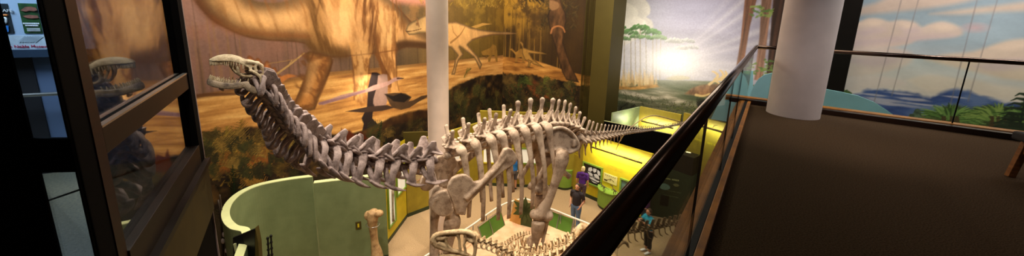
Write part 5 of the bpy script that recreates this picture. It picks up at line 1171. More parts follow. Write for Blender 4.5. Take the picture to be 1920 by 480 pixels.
# hind limbs
fe = MB(); fY = lambda y: 8.72-(y-285)*.0012
fe.tube([(*P(1052,284,fY(284)),.15),(*P(1054,296,fY(296)),.21),(*P(1049,318,fY(318)),.175),(*P(1040,345,fY(345)),.135),(*P(1030,372,fY(372)),.135),(*P(1020,391,fY(391)),.19),(*P(1014,403,fY(403)),.24),(*P(1012,411,fY(411)),.17)], 16, 5, flat=.62, up=tuple(LEFT), round_ends=True)
fe.tube([(*P(1054,291,fY(291)),.14),(*P(1048,285,fY(285)+.2),.13)], 10, 3, round_ends=True)
fe.ell(P(1003,402,fY(402)-.02), (.15,.14,.14)); fe.ell(P(1026,404,fY(404)+.02), (.17,.15,.16))
SW = (P(1052,290,8.7).z, P(1014,408,8.6).z, .78)
both(fe, 'femur', BL, hip_c, .024, 5, swing=SW)
tY = fY(415)-.02; ft = P(996,503,tY); ft.z = max(.62, ft.z)
tb = MB(); tb.tube([(*P(1010,415,tY),.20),(*P(1008,428,tY),.19),(*P(1004,450,tY),.125),(*P(999,475,tY),.105),(*ft,.15)], 14, 5, flat=.7, up=tuple(LEFT), round_ends=True)
both(tb, 'tibia', BL, hip_c, .024, 4, swing=SW)
fb_ = MB(); fb_.tube([(*P(1024,413,tY+.1),.09),(*P(1022,430,tY+.12),.065),(*P(1017,455,tY+.1),.05),(*(ft+V((.16,.06,0))),.08)], 10, 5, round_ends=True)
both(fb_, 'fibula', BL, hip_c, .022, 3, swing=SW)
hf = MB()
for k in range(5): hf.tube([(*ft,.09),(*(ft+fwd*.12+LEFT*(.09*(k-2))-UP*.1),.075),(*V(((ft+fwd*.36+LEFT*(.12*(k-2))).x,(ft+fwd*.36+LEFT*(.12*(k-2))).y,.40)),.06)], 8, 4, round_ends=True)
both(hf, 'hind_foot', BL, hip_c, .024, 2, swing=SW)
# skull
sk_o = P(484,139,3.72); snout = P(388,131,3.42); sf = (snout-sk_o); sL = sf.length; sf.normalize(); slf = UP.cross(sf).normalized(); su = sf.cross(slf)
SC = sL/.505
def S(x, y, z): return sk_o+(sf*x+slf*y+su*z)*SC
def Sr(l): return [(*S(x,y,z), r*SC) for x, y, z, r in l]
skull = MB()
zu_ = lambda x: float(np.interp(x, (.08,.115,.16,.22,.29,.36,.42,.465,.50), (.055,.07,.095,.122,.136,.132,.124,.116,.110)))
secs = [(x, w_, max(zt_s, zu_(x)+.012), zu_(x)-.004) for x, w_, zt_s in ((.09,.105,.155),(.16,.115,.180),(.22,.12,.204),(.29,.12,.214),(.36,.118,.206),(.42,.108,.184),(.465,.08,.154),(.49,.045,.130),(.50,.01,.118))]
vs = []; NS = 14
for (x, w_, zt_s, zb_s) in secs:
    for k in range(NS+1):
        a = math.pi*k/NS; vs.append(S(x, w_*math.cos(a)*(1 if True else 0), zb_s+(zt_s-zb_s)*max(0,math.sin(a))**.75))
fs = []
for i in range(len(secs)-1):
    for k in range(NS): fs.append((i*(NS+1)+k, i*(NS+1)+k+1, (i+1)*(NS+1)+k+1, (i+1)*(NS+1)+k))
    fs.append((i*(NS+1), (i+1)*(NS+1), (i+1)*(NS+1)+NS, i*(NS+1)+NS))
fs.append(tuple(range(NS+1))); fs.append(tuple(range((len(secs)-1)*(NS+1), len(secs)*(NS+1))))
skull.add(vs, fs)
for sg in (1, -1):
    q = lambda l: skull.tube(Sr([(x,y*sg,z,r) for x,y,z,r in l]), 9, 4, round_ends=True)
    q([(.17,.10,.15,.022),(.08,.095,.15,.02),(.02,.085,.13,.022),(-.01,.08,.09,.022)])
    q([(.05,.09,.14,.018),(.06,.10,.09,.016),(.04,.10,.045,.018)])
    q([(.12,.112,.05,.02),(.05,.105,.02,.02),(-.01,.10,-.03,.022),(-.03,.10,-.10,.025)])
    q([(-.01,.085,.09,.022),(-.02,.09,.03,.02),(-.025,.10,-.05,.022)])
    q([(.24,.10,.08,.016),(.21,.085,.0,.014),(.16,.09,-.03,.018),(.08,.10,-.02,.018)])
    q([(.30,.05,.10,.014),(.26,.06,.03,.013),(.20,.06,-.03,.012),(.12,.06,-.04,.014)])
skull.ell(S(.0,0,.09), (.05*SC,.07*SC,.055*SC)); skull.ell(S(.06,0,.14), (.06*SC,.08*SC,.02*SC))
sk_ob = wbuild(skull, 'skull', BS, apa, remesh=.0085, smooth_it=2)
def arc_pts(w, x0, x1, z, n=26):
    """U-shaped tooth row from left rear round the front to right rear"""
    out = []
    for i in range(n):
        a = -math.pi/2+math.pi*i/(n-1); s_ = math.sin(a); c_ = max(0, math.cos(a))
        out.append((x0+(x1-x0)*c_**.62, w*s_*(1 if abs(s_) < 1 else 1)))
    return out
def teeth(name, w, x0, x1, z0f, ln, parent, sgn, n=30):
    for i, (x, y) in enumerate(arc_pts(w, x0, x1, 0, n)):
        mb = MB()
        z = z0f(x); b = S(x, y, z); t_ = S(x-.006, y*.96, z+sgn*ln*random.uniform(.8,1.1)); mb.tube([(*b,.0068*SC),(*((b+t_)/2),.0072*SC),(*t_,.0035*SC)], 7, 2, round_ends=True)
        wbuild(mb, name, BS, parent, smooth=True)
teeth('tooth', .112, .12, .487, lambda x: zu_(x)+.004, .062, sk_ob, -1, 46)
jaw = MB(); U_l = [(x, y) for x, y in arc_pts(.10, .10, .475, 0, 15)]
zj = lambda x: float(np.interp(x, (.10,.20,.31,.42,.48), (-.125,-.15,-.165,-.155,-.135)))
jl = []
for x, y in U_l: jl.append((x, y, zj(x), .021))
jaw.tube(Sr(jl), 10, 3, flat=2.1, up=tuple(su))
for sg in (1, -1): jaw.tube(Sr([(.14,.10*sg,-.135,.026),(.08,.10*sg,-.18,.030),(.02,.10*sg,-.205,.028),(-.02,.10*sg,-.17,.024),(-.03,.10*sg,-.12,.022)]), 9, 4, flat=1.5, up=tuple(su), round_ends=True)
jaw.tube(Sr([(.36,.02,-.20,.03),(.33,.02,-.235,.014)]), 8, 3, round_ends=True)
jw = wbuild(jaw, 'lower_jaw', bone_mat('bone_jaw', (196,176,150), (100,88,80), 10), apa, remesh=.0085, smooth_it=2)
teeth('tooth', .098, .12, .475, lambda x: zj(x)+.036, .045, jw, 1, 36)
# steel supports
# ---------------------------------------------------------------- meat eater below
car = empty('theropod_skeleton', xy(P(1000,480,6.9)), 0, 'tan meat-eating dinosaur skeleton with open toothed jaws, in front of the bone bed', 'skeleton')
YN = 6.75
def cs(mb, l, m_=True, **k):
    for dy in ((0, .28) if m_ else (.17,)):
        mb.tube([(*P(x, y, YN+dy*(1.0 if not m_ else inw)), r) for x, y, r, inw in l], 8, 4, round_ends=True)
cr_ = MB()
for l in ([(812,451,.075,.7),(816,442,.06,.8),(830,437,.05,.9),(850,435,.055,1),(866,434,.055,1),(880,436,.055,1),(890,443,.05,1)],
          [(812,451,.08,.7),(818,458,.075,.75),(830,464,.06,.85),(845,469,.05,.95),(860,472,.045,1),(876,478,.04,1),(888,484,.04,1)],
          [(820,446,.06,.85),(830,446,.05,.9),(836,444,.03,.92)], [(822,454,.06,.8),(832,459,.05,.88),(838,463,.035,.92)],
          [(836,443,.03,.95),(837,452,.03,.95),(842,462,.03,.95),(848,468,.03,.95)],
          [(838,445,.022,.95),(850,442,.022,1),(860,442,.025,1)],
          [(858,437,.04,1),(861,450,.032,1),(862,462,.032,1),(864,472,.035,1)],
          [(871,437,.04,1),(874,448,.03,1),(870,458,.028,1),(872,466,.03,1),(873,476,.032,1)],
          [(888,442,.045,1),(892,456,.04,1),(891,470,.04,1),(888,485,.04,1)], [(873,446,.025,1),(882,452,.022,1),(888,460,.022,1),(890,472,.022,1)]): cs(cr_, l)
for (x, y) in ((815,452),(820,441),(840,436),(866,436),(888,442),(880,440)): a = P(x,y,YN); b = P(x,y,YN+.28); cr_.tube([(*a,.045),(*b,.045)], 8, 1)
for dy, off in ((0, .05), (.25, .05)):
    cr_.prism([P(x, y, YN+dy*(.75 if x < 825 else .95)) for x, y in ((813,447),(820,441),(832,440),(836,446),(841,458),(847,469),(832,464),(819,458))], V((0,off,0)))
    cr_.prism([P(x, y, YN+dy) for x, y in ((872,437),(888,441),(891,452),(884,447),(876,446))], V((0,off,0)))
for k in range(15):
    x = 816+k*5.2; y = float(np.interp(x, (812,816,830,850,866,880,890), (449,442,437,435,434,436,442))); i_ = float(np.interp(x, (812,830,850), (.7,.9,1))); a = P(x,y,YN); b = P(x,y,YN+.28*i_); cr_.tube([(*a,.045),(*b,.045)], 7, 1)
cr_.ell(P(886,444,YN+.14), (.14,.2,.08))
cs_o = wbuild(cr_, 'skull', BC, car, remesh=.013, smooth_it=2)
jw_ = MB()
for dy in (0,.28): jw_.tube([(*P(818,486,YN+.05+dy*.8),.05),(*P(834,481,YN+dy),.06),(*P(855,482,YN+dy),.075),(*P(876,487,YN+dy),.08),(*P(889,487,YN+dy),.05)], 9, 4, flat=1.2, round_ends=True)
jw_.tube([(*P(818,486,YN+.05),.05),(*P(817,487,YN+.27),.05)], 8, 1); jc = wbuild(jw_, 'lower_jaw', BC, car, remesh=.02, smooth_it=2)
for k in range(9):
    x = 816+k*4.6; y = 459+k*1.7
    for dy in (.05,.24): a = P(x,y+1,YN+dy); b = P(x-1,y+8-(k%3),YN+dy); tt = MB(); tt.tube([(*a,.02),(*b,.005)], 6, 1); wbuild(tt, 'tooth', m_white, cs_o)
for k in range(8):
    for dy in (.03,.24): a = P(822+k*5,481,YN+dy); b = P(823+k*5,474-(k%2),YN+dy); tt = MB(); tt.tube([(*a,.018),(*b,.005)], 6, 1); wbuild(tt, 'tooth', m_white, jc)
ME_K, ME_KD, ME_KT = with_mat(ME_C, BC), with_mat(ME_D, BC), with_mat(ME_T3, BT)
sp_ = Path([(893,453,6.9,.30),(912,456,6.92,.31),(932,464,6.93,.32),(958,477,6.93,.34),(985,486,6.95,.37),(1015,483,6.95,.39),(1045,473,6.95,.40),(1075,460,6.95,.40),(1110,446,7.0,.39),(1150,438,7.1,.38),(1190,434,7.25,.37),(1230,427,7.4,.35),(1275,417,7.6,.32),(1330,404,7.85,.26)])
s = .02; i = 0; cd = []
while s < sp_.L:
    k = sp_.at(s)[3]; a = sp_.pos(s); f = -sp_.tan(s); pxx = (a-EYE).dot(R_)/(a-EYE).dot(-B_)*F+CX
    if pxx < 962: place('cervical_vertebra', ME_K, car, a, f, UP, (k*.95,k*1.0,k*.8)); s += .40*k
    elif pxx < 1110: place('dorsal_vertebra', ME_KD, car, a, f, UP, (k,k*1.0,k*.80)); cd.append((a,f)); s += .42*k
    else: place('caudal_vertebra', ME_KT, car, a, f, UP, (k*1.0,k*.8,k*1.05)); s += .44*k
    i += 1
for i, (a, f) in enumerate(cd):
    if i % 1 == 0 and i < 12:
        for sg in (1, -1):
            l = UP.cross(f).normalized()*sg; mb = MB(); q = lambda x_, y_, z_, r_: (*(a+f*x_+l*y_+UP*z_), r_)
            mb.tube([q(0,.12,.18,.025),q(0,.3,.14,.025),q(-.06,.42,-.12,.022),q(-.12,.38,-.45,.018),q(-.16,.24,-.66,.014)], 7, 4, round_ends=True); wbuild(mb, 'rib', BC, car, smooth=True)
for sg in (1, -1):
    a, f = cd[-2]; l = UP.cross(f).normalized()*sg; q = lambda x_, y_, z_, r_: (*(V((a.x,a.y,0))+f*x_+l*y_+UP*z_), r_); z0_ = a.z
    mb = MB(); mb.tube([q(0,.2,z0_-.05,.09),q(.25,.26,z0_-.5,.07),q(.05,.26,z0_-.95,.06),q(.2,.26,.45,.05),q(.45,.28,.36,.04)], 9, 5, round_ends=True); wbuild(mb, 'hind_leg', BC, car, smooth=True)
    mb = MB(); mb.tube([q(-.15,.06,z0_+.15,.06),q(.0,.18,z0_+.22,.09),q(.22,.08,z0_+.12,.06)], 9, 4, round_ends=True); wbuild(mb, 'hip_bone', BC, car, smooth=True)
a = cd[2][0]; wbuild(MB().tube([(a.x,a.y,.3,.03),(a.x,a.y,a.z-.05,.025)], 8, 1), 'steel_support', m_black, car, smooth=True)
a = P(1330,428,7.7); wbuild(MB().tube([(a.x,a.y,0,.03),(a.x,a.y,a.z-.05,.025)], 8, 1), 'steel_support', m_black, car, smooth=True)
# hooked claw-like bone and pale bone end near the tail
o = MB().tube([(*P(1158,464,7.0),.03),(*P(1166,456,7.0),.03),(*P(1174,455,7.0),.035),(*P(1179,464,7.0),.018)], 8, 5, round_ends=True).build('curved_rib_bone', BT, smooth=True); tag(o, 'small hooked dark bone between the bronze handrail and the theropod tail', 'bone')
# ---------------------------------------------------------------- young one on the rock
juv = empty('juvenile_skeleton', xy(P(975,460,9.6)), 0, 'small young long-necked skeleton standing on the pale rock bed', 'skeleton')
jp = Path([(1003,437,9.75,.10),(990,439,9.7,.16),(976,444,9.65,.22),(962,452,9.6,.23),(950,461,9.55,.20),(940,472,9.45,.15),(934,484,9.35,.12)])
s = 0.0; i = 0
while s < jp.L:
    k = jp.at(s)[3]; place('vertebra', ME_KD, juv, jp.pos(s), jp.tan(s), UP, (k*.8,k*.9,k*.75)); 
    if .35 < s < 1.15:
        a = jp.pos(s); f = jp.tan(s)
        for sg in (1,-1):
            l = UP.cross(f).normalized()*sg; q = lambda x_, y_, z_, r_: (*(a+f*x_+l*y_+UP*z_), r_)
            wbuild(MB().tube([q(0,.06,.08,.012),q(0,.17,.05,.013),q(-.03,.2,-.12,.011),q(-.05,.12,-.30,.009)], 6, 4), 'rib', BC, juv, smooth=True)
    s += .085; i += 1
for t_ in (.3, 1.15):
    a = jp.pos(t_); f = jp.tan(t_)
    for sg in (1,-1):
        l = UP.cross(f).normalized()*sg*.13; wbuild(MB().tube([(*(a+l),.035),(*(V((a.x,a.y,a.z*.6+.15))+l+f*.06),.026),(*(V((a.x,a.y,.36))+l),.03)], 8, 4, round_ends=True), 'leg', BC, juv, smooth=True)
wbuild(MB().tube([(*P(1003,437,9.75),.03),(*P(1014,436,9.85),.02),(*P(1030,440,9.9),.008)], 7, 4), 'tail', BC, juv, smooth=True)
# ---------------------------------------------------------------- rock bed, rail, panels, pylon
ro = [Z(*p, .2) for p in ((800,530),(846,478),(888,440),(915,418),(938,404),(960,395),(1005,392),(1035,402),(1062,420),(1080,432),(1100,438),(1130,446),(1165,480),(1190,540))]
ro += [V((1.6,6.6,.2)), V((-1.0,6.6,.2))]
m_rock = mat('pale_rock', (238,204,162), .85, .1, 3, (218,170,128), bump=.4, spec=.15)
oc = cr_interp([(p.x,p.y) for p in ro]+[(ro[0].x,ro[0].y)], 6)[:-1]; cx_ = sum(p[0] for p in oc)/len(oc); cy_ = sum(p[1] for p in oc)/len(oc)
mb = MB(); rings = 14; n = len(oc); vs = []
for k in range(rings+1):
    t_ = k/rings
    for i, p in enumerate(oc):
        x = p[0]+(cx_-p[0])*t_*.98; y = p[1]+(cy_-p[1])*t_*.98; h = 0 if k == 0 else .14+.20*min(1, t_*6)+.10*float(fbm(np.array(x*1.3), np.array(y*1.3), 200, 4))-.05
        vs.append((x, y, h))
fs = [(k*n+i, k*n+(i+1)%n, (k+1)*n+(i+1)%n, (k+1)*n+i) for k in range(rings) for i in range(n)]+[tuple(range(rings*n,(rings+1)*n))]
mb.add(vs, fs); o = mb.build('rock_bed', m_rock, smooth=True); tag(o, 'pale pinkish rock bed under the skeletons inside the barrier rail', 'rock')
rp_ = [Z(*p, .95) for p in ((778,494),(800,479),(811,472),(840,452),(870,432),(887,421),(912,403),(940,385),(962,377),(985,373),(1006,381),(1032,391),(1052,399),(1077,409),(1105,420),(1132,431),(1160,446))]
rail = empty('barrier_rail', xy(rp_[8]), 0, 'white tube barrier rail curving round the rock bed below', 'railing')
wbuild(MB().tube([(*p,.032) for p in rp_], 10, 4), 'handrail', m_white, rail, smooth=True)
for i in range(0, len(rp_), 1):
    p = rp_[i]; wbuild(MB().tube([(p.x,p.y,0,.016),(p.x,p.y,.95,.016)], 8, 1), 'post', m_steel, rail, smooth=True)
def info(p0, p1, label):
    a = xy(p0); b = xy(p1); d = (b-a).normalized(); n = V((d.y,-d.x,0)); t = empty('information_stand', a, 0, label, 'panel', 'green panels along the barrier rail')
    n = -n if n.dot(a) > 0 else n; q = lambda s_, o_, z_: a+d*s_+n*o_+UP*z_; L_ = (b-a).length
    wbuild(MB().prism([q(0,.06,.82), q(L_,.06,.82), q(L_,.28,.28), q(0,.28,.28)], n*.02+UP*.01), 'face', mat('panel_green', (84,128,44), .45, .06, 3), t)
    e = MB()
    for (s0,o0,z0,s1,o1,z1) in ((0,.06,.82,L_,.06,.82),(0,.28,.28,L_,.28,.28),(0,.06,.82,0,.28,.28),(L_,.06,.82,L_,.28,.28),(L_*.45,.06,.82,L_*.45,.28,.28)): e.bar(q(s0,o0+.02,z0+.01), q(s1,o1+.02,z1+.01), .035, .035)
    wbuild(e, 'edge_frame', m_steel, t)
    for s0 in (.05, L_-.05): wbuild(MB().tube([(*q(s0,.26,0),.018),(*q(s0,.26,.32),.018)], 7, 1), 'foot', m_steel, t)
info(Z(893,417,.95), Z(935,388,.95), 'tilted green information panel on the barrier rail, left of the pylon sign')
info(Z(1031,386,.95), Z(1078,402,.95), 'tilted green information panel on the barrier rail, before the man in dark polo')
pf = Z(976,424,.3); pl = Z(954,415,.3); pr = Z(997,430,.3); zt3 = P(974,378,pf.y).z
py_ = empty('pylon_sign', xy(pf), 0, 'folded tan and dark green pylon sign with leaf shapes on the rock bed', 'sign')
pfx, plx, prx = xy(pf), xy(pl), xy(pr); tn = (plx-pfx); tr = (prx-pfx)
def pyl(o_, d_, w0, w1, zt_, m, nm): 
    a = o_+UP*.2; b = o_+d_*w0+UP*.2; c = o_+d_*w1+UP*zt_; e = o_+UP*zt_; wbuild(MB().prism([a,b,c,e], V((0,.04,0))), nm, m, py_)
pyl(pfx, tn, 1.0, .55, zt3, mat('pylon_tan', (214,160,84), .6, .08, 4), 'tan_face'); pyl(pfx, tr, 1.0, 1.0, zt3, m_dgreen, 'green_face')
lf = MB(); 
for k in range(12):
    a = k*math.pi*2/12; c = pfx+tr*.35+UP*(.3+(zt3-.3)*.72); d_ = tr.normalized()*math.cos(a)+UP*math.sin(a); s_ = tr.normalized()*-math.sin(a)+UP*math.cos(a); r_ = .42+.12*(k%2)
    lf.prism([c-s_*.05, c+d_*r_*.6-s_*.09, c+d_*r_, c+d_*r_*.6+s_*.09, c+s_*.05], V((0,-.015,0)))
lf.v = [tuple(V(v)+V((0,-.05,0))) for v in lf.v]; wbuild(lf, 'leaf_shape', m_dgreen, py_)
# standing leg bone on the left
lb = empty('leg_bone', xy(P(703,440,9.4)), 0, 'tall upright brown fossil leg bone with a wire ring, before the sage green wall', 'bone'); lb.location.z = 0; yb_ = 9.4
mb = MB(); mb.tube([(*P(700,396,yb_),.17),(*P(699,408,yb_),.20),(*P(699,420,yb_),.165),(*P(701,440,yb_),.135),(*P(703,458,yb_),.14),(*P(706,474,yb_),.20),(*P(707,492,yb_),.25),(*P(707,505,yb_),.18)], 14, 5, flat=.75, round_ends=True)
mb.ell(P(710,400,yb_-.02), (.14,.13,.10)); mb.ell(P(690,404,yb_), (.11,.12,.14))
wbuild(mb, 'bone', bone_mat('bone_fossil', (190,156,108), (132,96,60), 6), lb, remesh=.02, smooth_it=5)
c = P(699,421,yb_); wbuild(MB().tube([(c.x+.185*math.cos(a), c.y+.15*math.sin(a), c.z+.01*math.sin(a*2), .012) for a in [k*math.pi/8 for k in range(17)]], 6, 2), 'wire_ring', m_steel, lb, smooth=True)
c = P(707,505,yb_); wbuild(MB().lathe([(.42,0),(.42,max(.1,c.z+.02)),(0,max(.1,c.z+.02))], (c.x,c.y,0), 28), 'base', m_olive, lb)
# ================================================================== VISITORS
m_skin = mat('skin', (206,148,116), .55, .06, 12); m_eye = mat('eye_dark', (30,22,18), .3, .05); m_lip = mat('lip', (160,90,80), .5, .05)
def person(base, yaw, label, arms, top, bottom, shoe, hair, hair_long=False, shorts=0, lean=0.0, girth=1.0, head_yaw=0.0, head_pitch=0.0, H=1.75, group=None, hood=None, stance=.0):
    t = empty('person', base, yaw, label, 'person', group); s = H/1.75
    # local axes: +y ahead, +x to the person's right
    def ln(p):   # lean the upper body forward about the hips
        x, y, z = p; c, sn = math.cos(lean), math.sin(lean); zz = z-.95
        return (x, y*c+zz*sn, .95+zz*c-y*sn) if z > .95 else p
    q = lambda l: [(*[v*s for v in ln((x,y,z))], r*s) for x,y,z,r in l]
    J = {}; b = MB(); g = girth
    for sg in (1,-1):
        st_ = stance*sg
        b.tube(q([(.09*sg,0,.95,.095*g),(.10*sg,.01+st_*.4,.72,.078*g),(.10*sg,.015+st_*.7,.49,.056),(.10*sg,-.01+st_,.30,.055),(.10*sg,-.02+st_,.09,.038),(.105*sg,.03+st_,.05,.04),(.115*sg,.16+st_,.03,.034)]), 10, 4, round_ends=True)
        A_ = arms[0 if sg > 0 else 1]; el, wr = A_
        b.tube(q([(.13*sg,0,1.41,.062),(.19*sg,0,1.39,.058),((.19*sg+el[0])/2,el[1]/2,(1.39+el[2])/2,.046),(*el,.040),((el[0]+wr[0])/2,(el[1]+wr[1])/2,(el[2]+wr[2])/2,.038),(*wr,.027)]), 10, 3, round_ends=True)
        d = (V(wr)-V(el)).normalized(); sd = d.cross(V((sg,0,.2))).normalized(); pn = d.cross(sd)
        W_ = V(wr); pc = W_+d*.05; b.tube(q([(*W_,.026),(*(W_+d*.045),.04),(*(W_+d*.085),.036)]), 8, 3, flat=.55, up=tuple(pn), round_ends=True)
        for k in range(4):
            o_ = W_+d*.08+sd*(-.026+.0175*k); L_ = (.062,.075,.07,.055)[k]; cu = -pn*sg*.03
            b.tube(q([(*o_,.010),(*(o_+d*L_*.55+cu*.3),.0095),(*(o_+d*L_*.9+cu),.008)]), 6, 3, round_ends=True)
        o_ = W_+d*.03-sd*.03; b.tube(q([(*o_,.012),(*(o_+d*.035-sd*.025),.011),(*(o_+d*.06-sd*.03),.009)]), 6, 3, round_ends=True)
    b.tube(q([(0,0,.88,.13*g),(0,.0,1.0,.14*g),(0,.01,1.15,.135*g),(0,0,1.3,.15*g),(0,-.01,1.42,.11),(0,-.005,1.48,.055),(0,.01,1.56,.052)]), 14, 4, flat=.72, up=(0,1,0))
    hc = V(ln((0,.025,1.64))); R3 = Matrix.Rotation(head_yaw,3,'Z') @ Matrix.Rotation(-lean*.4+head_pitch,3,'X'); hp = lambda x,y,z: (hc+R3 @ V((x,y,z)))*s
    b.ell(hp(0,0,.015), (.076*s,.095*s,.105*s), 16, 12, R3); b.ell(hp(0,.03,-.055), (.056*s,.062*s,.06*s), 14, 10, R3)
    b.ell(hp(0,.098,-.018), (.013*s,.018*s,.022*s), 8, 6, R3); 
    for sg in (1,-1): b.ell(hp(.077*sg,-.005,-.01), (.012*s,.022*s,.032*s), 8, 6, R3)
    body = b.build('body', m_skin, t, remesh=.0085, smooth_it=2)
    for sg in (1,-1): MB().ell(hp(.032*sg,.084,.012), .011*s, 8, 6).build('eye', m_eye, body, smooth=True)
    MB().ell(hp(0,.088,-.062), (.024*s,.008*s,.007*s), 10, 6, R3).build('mouth', m_lip, body, smooth=True)
    h = MB(); h.ell(hp(0,-.018,.035), (.086*s,.098*s,.098*s), 16, 10, R3)
    if hair_long: h.ell(hp(0,-.05,-.03), (.088*s,.07*s,.10*s), 14, 9, R3)
    else: h.ell(hp(0,-.055,-.005), (.078*s,.055*s,.075*s), 14, 9, R3)
    hm = h.mesh('hair')
    bmh = bmesh.new(); bmh.from_mesh(hm)                                    # keep the face free: pull hair back from the brow
    Ri = R3.inverted()
    for v in bmh.verts:
        l = Ri @ (v.co/s-hc)
        if l.y > .045 and l.z < .07: v.co = (hc+R3 @ V((l.x*.93, .040-(.07-l.z)*.25, l.z)))*s
    bmh.to_mesh(hm); bmh.free(); hm.materials.append(hair); link('hair', remeshed(hm, .012, 1), t).data.materials.append(hair)
    c = MB(); c.tube(q([(0,0,.86,.155*g),(0,.005,1.0,.16*g),(0,.012,1.15,.155*g),(0,.003,1.3,.168*g),(0,-.01,1.41,.135),(0,-.01,1.47,.07)]), 16, 4, flat=.74, up=(0,1,0))
    for sg in (1,-1):
        el = arms[0 if sg > 0 else 1][0]; c.tube(q([(.08*sg,0,1.40,.075),(.19*sg,0,1.39,.076),(.19*sg*.45+el[0]*.55,el[1]*.55,1.39*.45+el[2]*.55,.066),(.19*sg*.2+el[0]*.8,el[1]*.8,1.39*.2+el[2]*.8,.062)]), 12, 3)
    if hood: c.ell([v*s for v in ln((0,-.09,1.45))], (.11*s,.07*s,.09*s))
    sh = c.build('shirt', top, t, remesh=.011, smooth_it=2)
    k_ = MB().tube([( *[v*s for v in ln((.075*math.cos(a), -.005+.06*math.sin(a), 1.475+.012*math.sin(a)))], .014*s) for a in [i*math.pi/6 for i in range(13)]], 7, 2); k_.build('collar', top, t, smooth=True)
    p = MB(); p.tube(q([(0,0,.82,.15*g),(0,0,.92,.158*g),(0,0,.99,.152*g)]), 16, 3, flat=.76, up=(0,1,0))
    zend = shorts if shorts else .07
    for sg in (1,-1):
        st_ = stance*sg
        full = [(.085*sg,0,.92,.11*g),(.10*sg,.01+st_*.4,.72,.098*g),(.10*sg,.015+st_*.7,.49,.082),(.10*sg,-.01+st_,.30,.076),(.10*sg,-.015+st_,.07,.07)]
        if shorts:
            full = [a for a in full if a[2] > shorts]+[(.10*sg,.01+st_*.7,shorts,.094 if shorts > .4 else .08)]
        p.tube(q(full), 12, 3)
    p.build('trousers' if not shorts else 'shorts', bottom, t, remesh=.011, smooth_it=2)
    for sg in (1,-1):
        st_ = stance*sg; f = MB(); f.tube(q([(.10*sg,-.055+st_,.05,.045),(.103*sg,.0+st_,.06,.052),(.11*sg,.09+st_,.045,.050),(.118*sg,.18+st_,.035,.038)]), 10, 4, flat=.85, round_ends=True); f.v = [(x,y,max(.002,z)) for x,y,z in f.v]
        f.build('shoe', shoe, t, smooth=True)
    return t
down = lambda sg, f=0.0: ((.25*sg,-.03+f*.5,1.12),(.24*sg,.06+f,.90))
m_polo = mat('polo_black', (38,30,36), .8, .15, 20); m_jean = mat('jeans_blue', (96,122,158), .8, .15, 25); m_wshoe = mat('shoe_white', (230,228,222), .5, .05); m_bshoe = mat('shoe_black', (20,20,22), .5, .1)
m_purple = mat('hoodie_purple', (74,26,120), .8, .12, 12); m_pat = mat('pants_patterned', (96,74,84), .8, .4, 26, (34,26,36)); m_blond = mat('hair_blonde', (222,200,150), .6, .15, 40)
m_hb = mat('hair_brown', (74,46,28), .6, .2, 40); m_hd = mat('hair_dark_grey', (56,48,44), .6, .25, 40); m_blue = mat('shirt_blue', (20,110,190), .8, .1, 12); m_grey = mat('shorts_grey', (82,78,82), .8, .12, 20)
m_turq = mat('shirt_turquoise', (40,164,196), .8, .1, 12); m_capri = mat('trousers_black', (24,22,26), .8, .15, 16); m_plum = mat('shirt_plum', (88,40,96), .8, .12, 12)
def yaw_to(v): return math.atan2(-v.x, v.y)     # +y of the figure towards v
pm = xy(Z(1078,426,0)); person(pm, yaw_to(V((-.62,-.78,0))), 'man in dark polo and blue jeans standing with hands at his pockets', (((.27,-.06,1.14),(.20,.10,.94)),((-.27,-.06,1.14),(-.20,.10,.94))), m_polo, m_jean, m_wshoe, m_hd, girth=1.12, head_yaw=.1, H=1.76)
pw = xy(Z(1089,380,0)); person(pw, yaw_to(V((.42,.9,0))), 'blonde woman in purple hoodie looking at the niche in the yellow wall', (down(1),down(-1)), m_purple, m_pat, m_bshoe, m_blond, True, girth=1.1, H=1.64, hood=True)
pb_ = xy(Z(963,356,0)); person(pb_, yaw_to(V((-.3,.95,0))), 'person in bright blue shirt and grey shorts half hidden behind the ribs', (((.25,.06,1.14),(.18,.28,1.1)),((-.25,.06,1.14),(-.16,.28,1.12))), m_blue, m_grey, m_bshoe, m_hb, shorts=.5, stance=.06, H=1.72)
pt_ = xy(Z(1213,473,0)); tq_ = person(pt_, yaw_to(V((-.93,-.25,0))), 'woman in turquoise top and black trousers raising a small camera, behind the theropod tail', (((.22,.18,1.26),(.10,.40,1.38)),((-.22,.18,1.26),(-.06,.40,1.40))), m_turq, m_capri, m_wshoe, m_hb, True, shorts=.22, lean=.12, girth=1.12, H=1.62)
dv = V((-.93,-.25,0)).normalized(); cc_ = pt_+dv*.52+UP*1.33; ca = empty('camera_device', cc_, 0, 'small dark camera held up by the woman in turquoise', 'camera'); yw_ = yaw_to(dv)
MB().box((0,0,0), (.11,.03,.07), yw_).build('case', m_black, ca, bevel=.006); MB().box((0,0,0), (.012,.012,.012), yw_).build('button', m_steel, ca).location = V((0,0,.04)); 
lm = MB().tube([(0,0,0,.022),(0,.03,0,.02)], 12, 1).build('lens', m_steel, ca, smooth=True); lm.rotation_euler = (0,0,yw_)
pp2 = xy(Z(1207,440,0)); pp2 = pp2+V((.12,.35,0)); person(pp2, yaw_to(V((-.7,.7,0))), 'person in plum shirt partly hidden behind the handrail, beside the woman in turquoise', (((.25,.05,1.14),(.2,.25,1.05)),((-.25,.05,1.14),(-.2,.25,1.05))), m_plum, m_capri, m_bshoe, m_hb, girth=1.15, H=1.72)
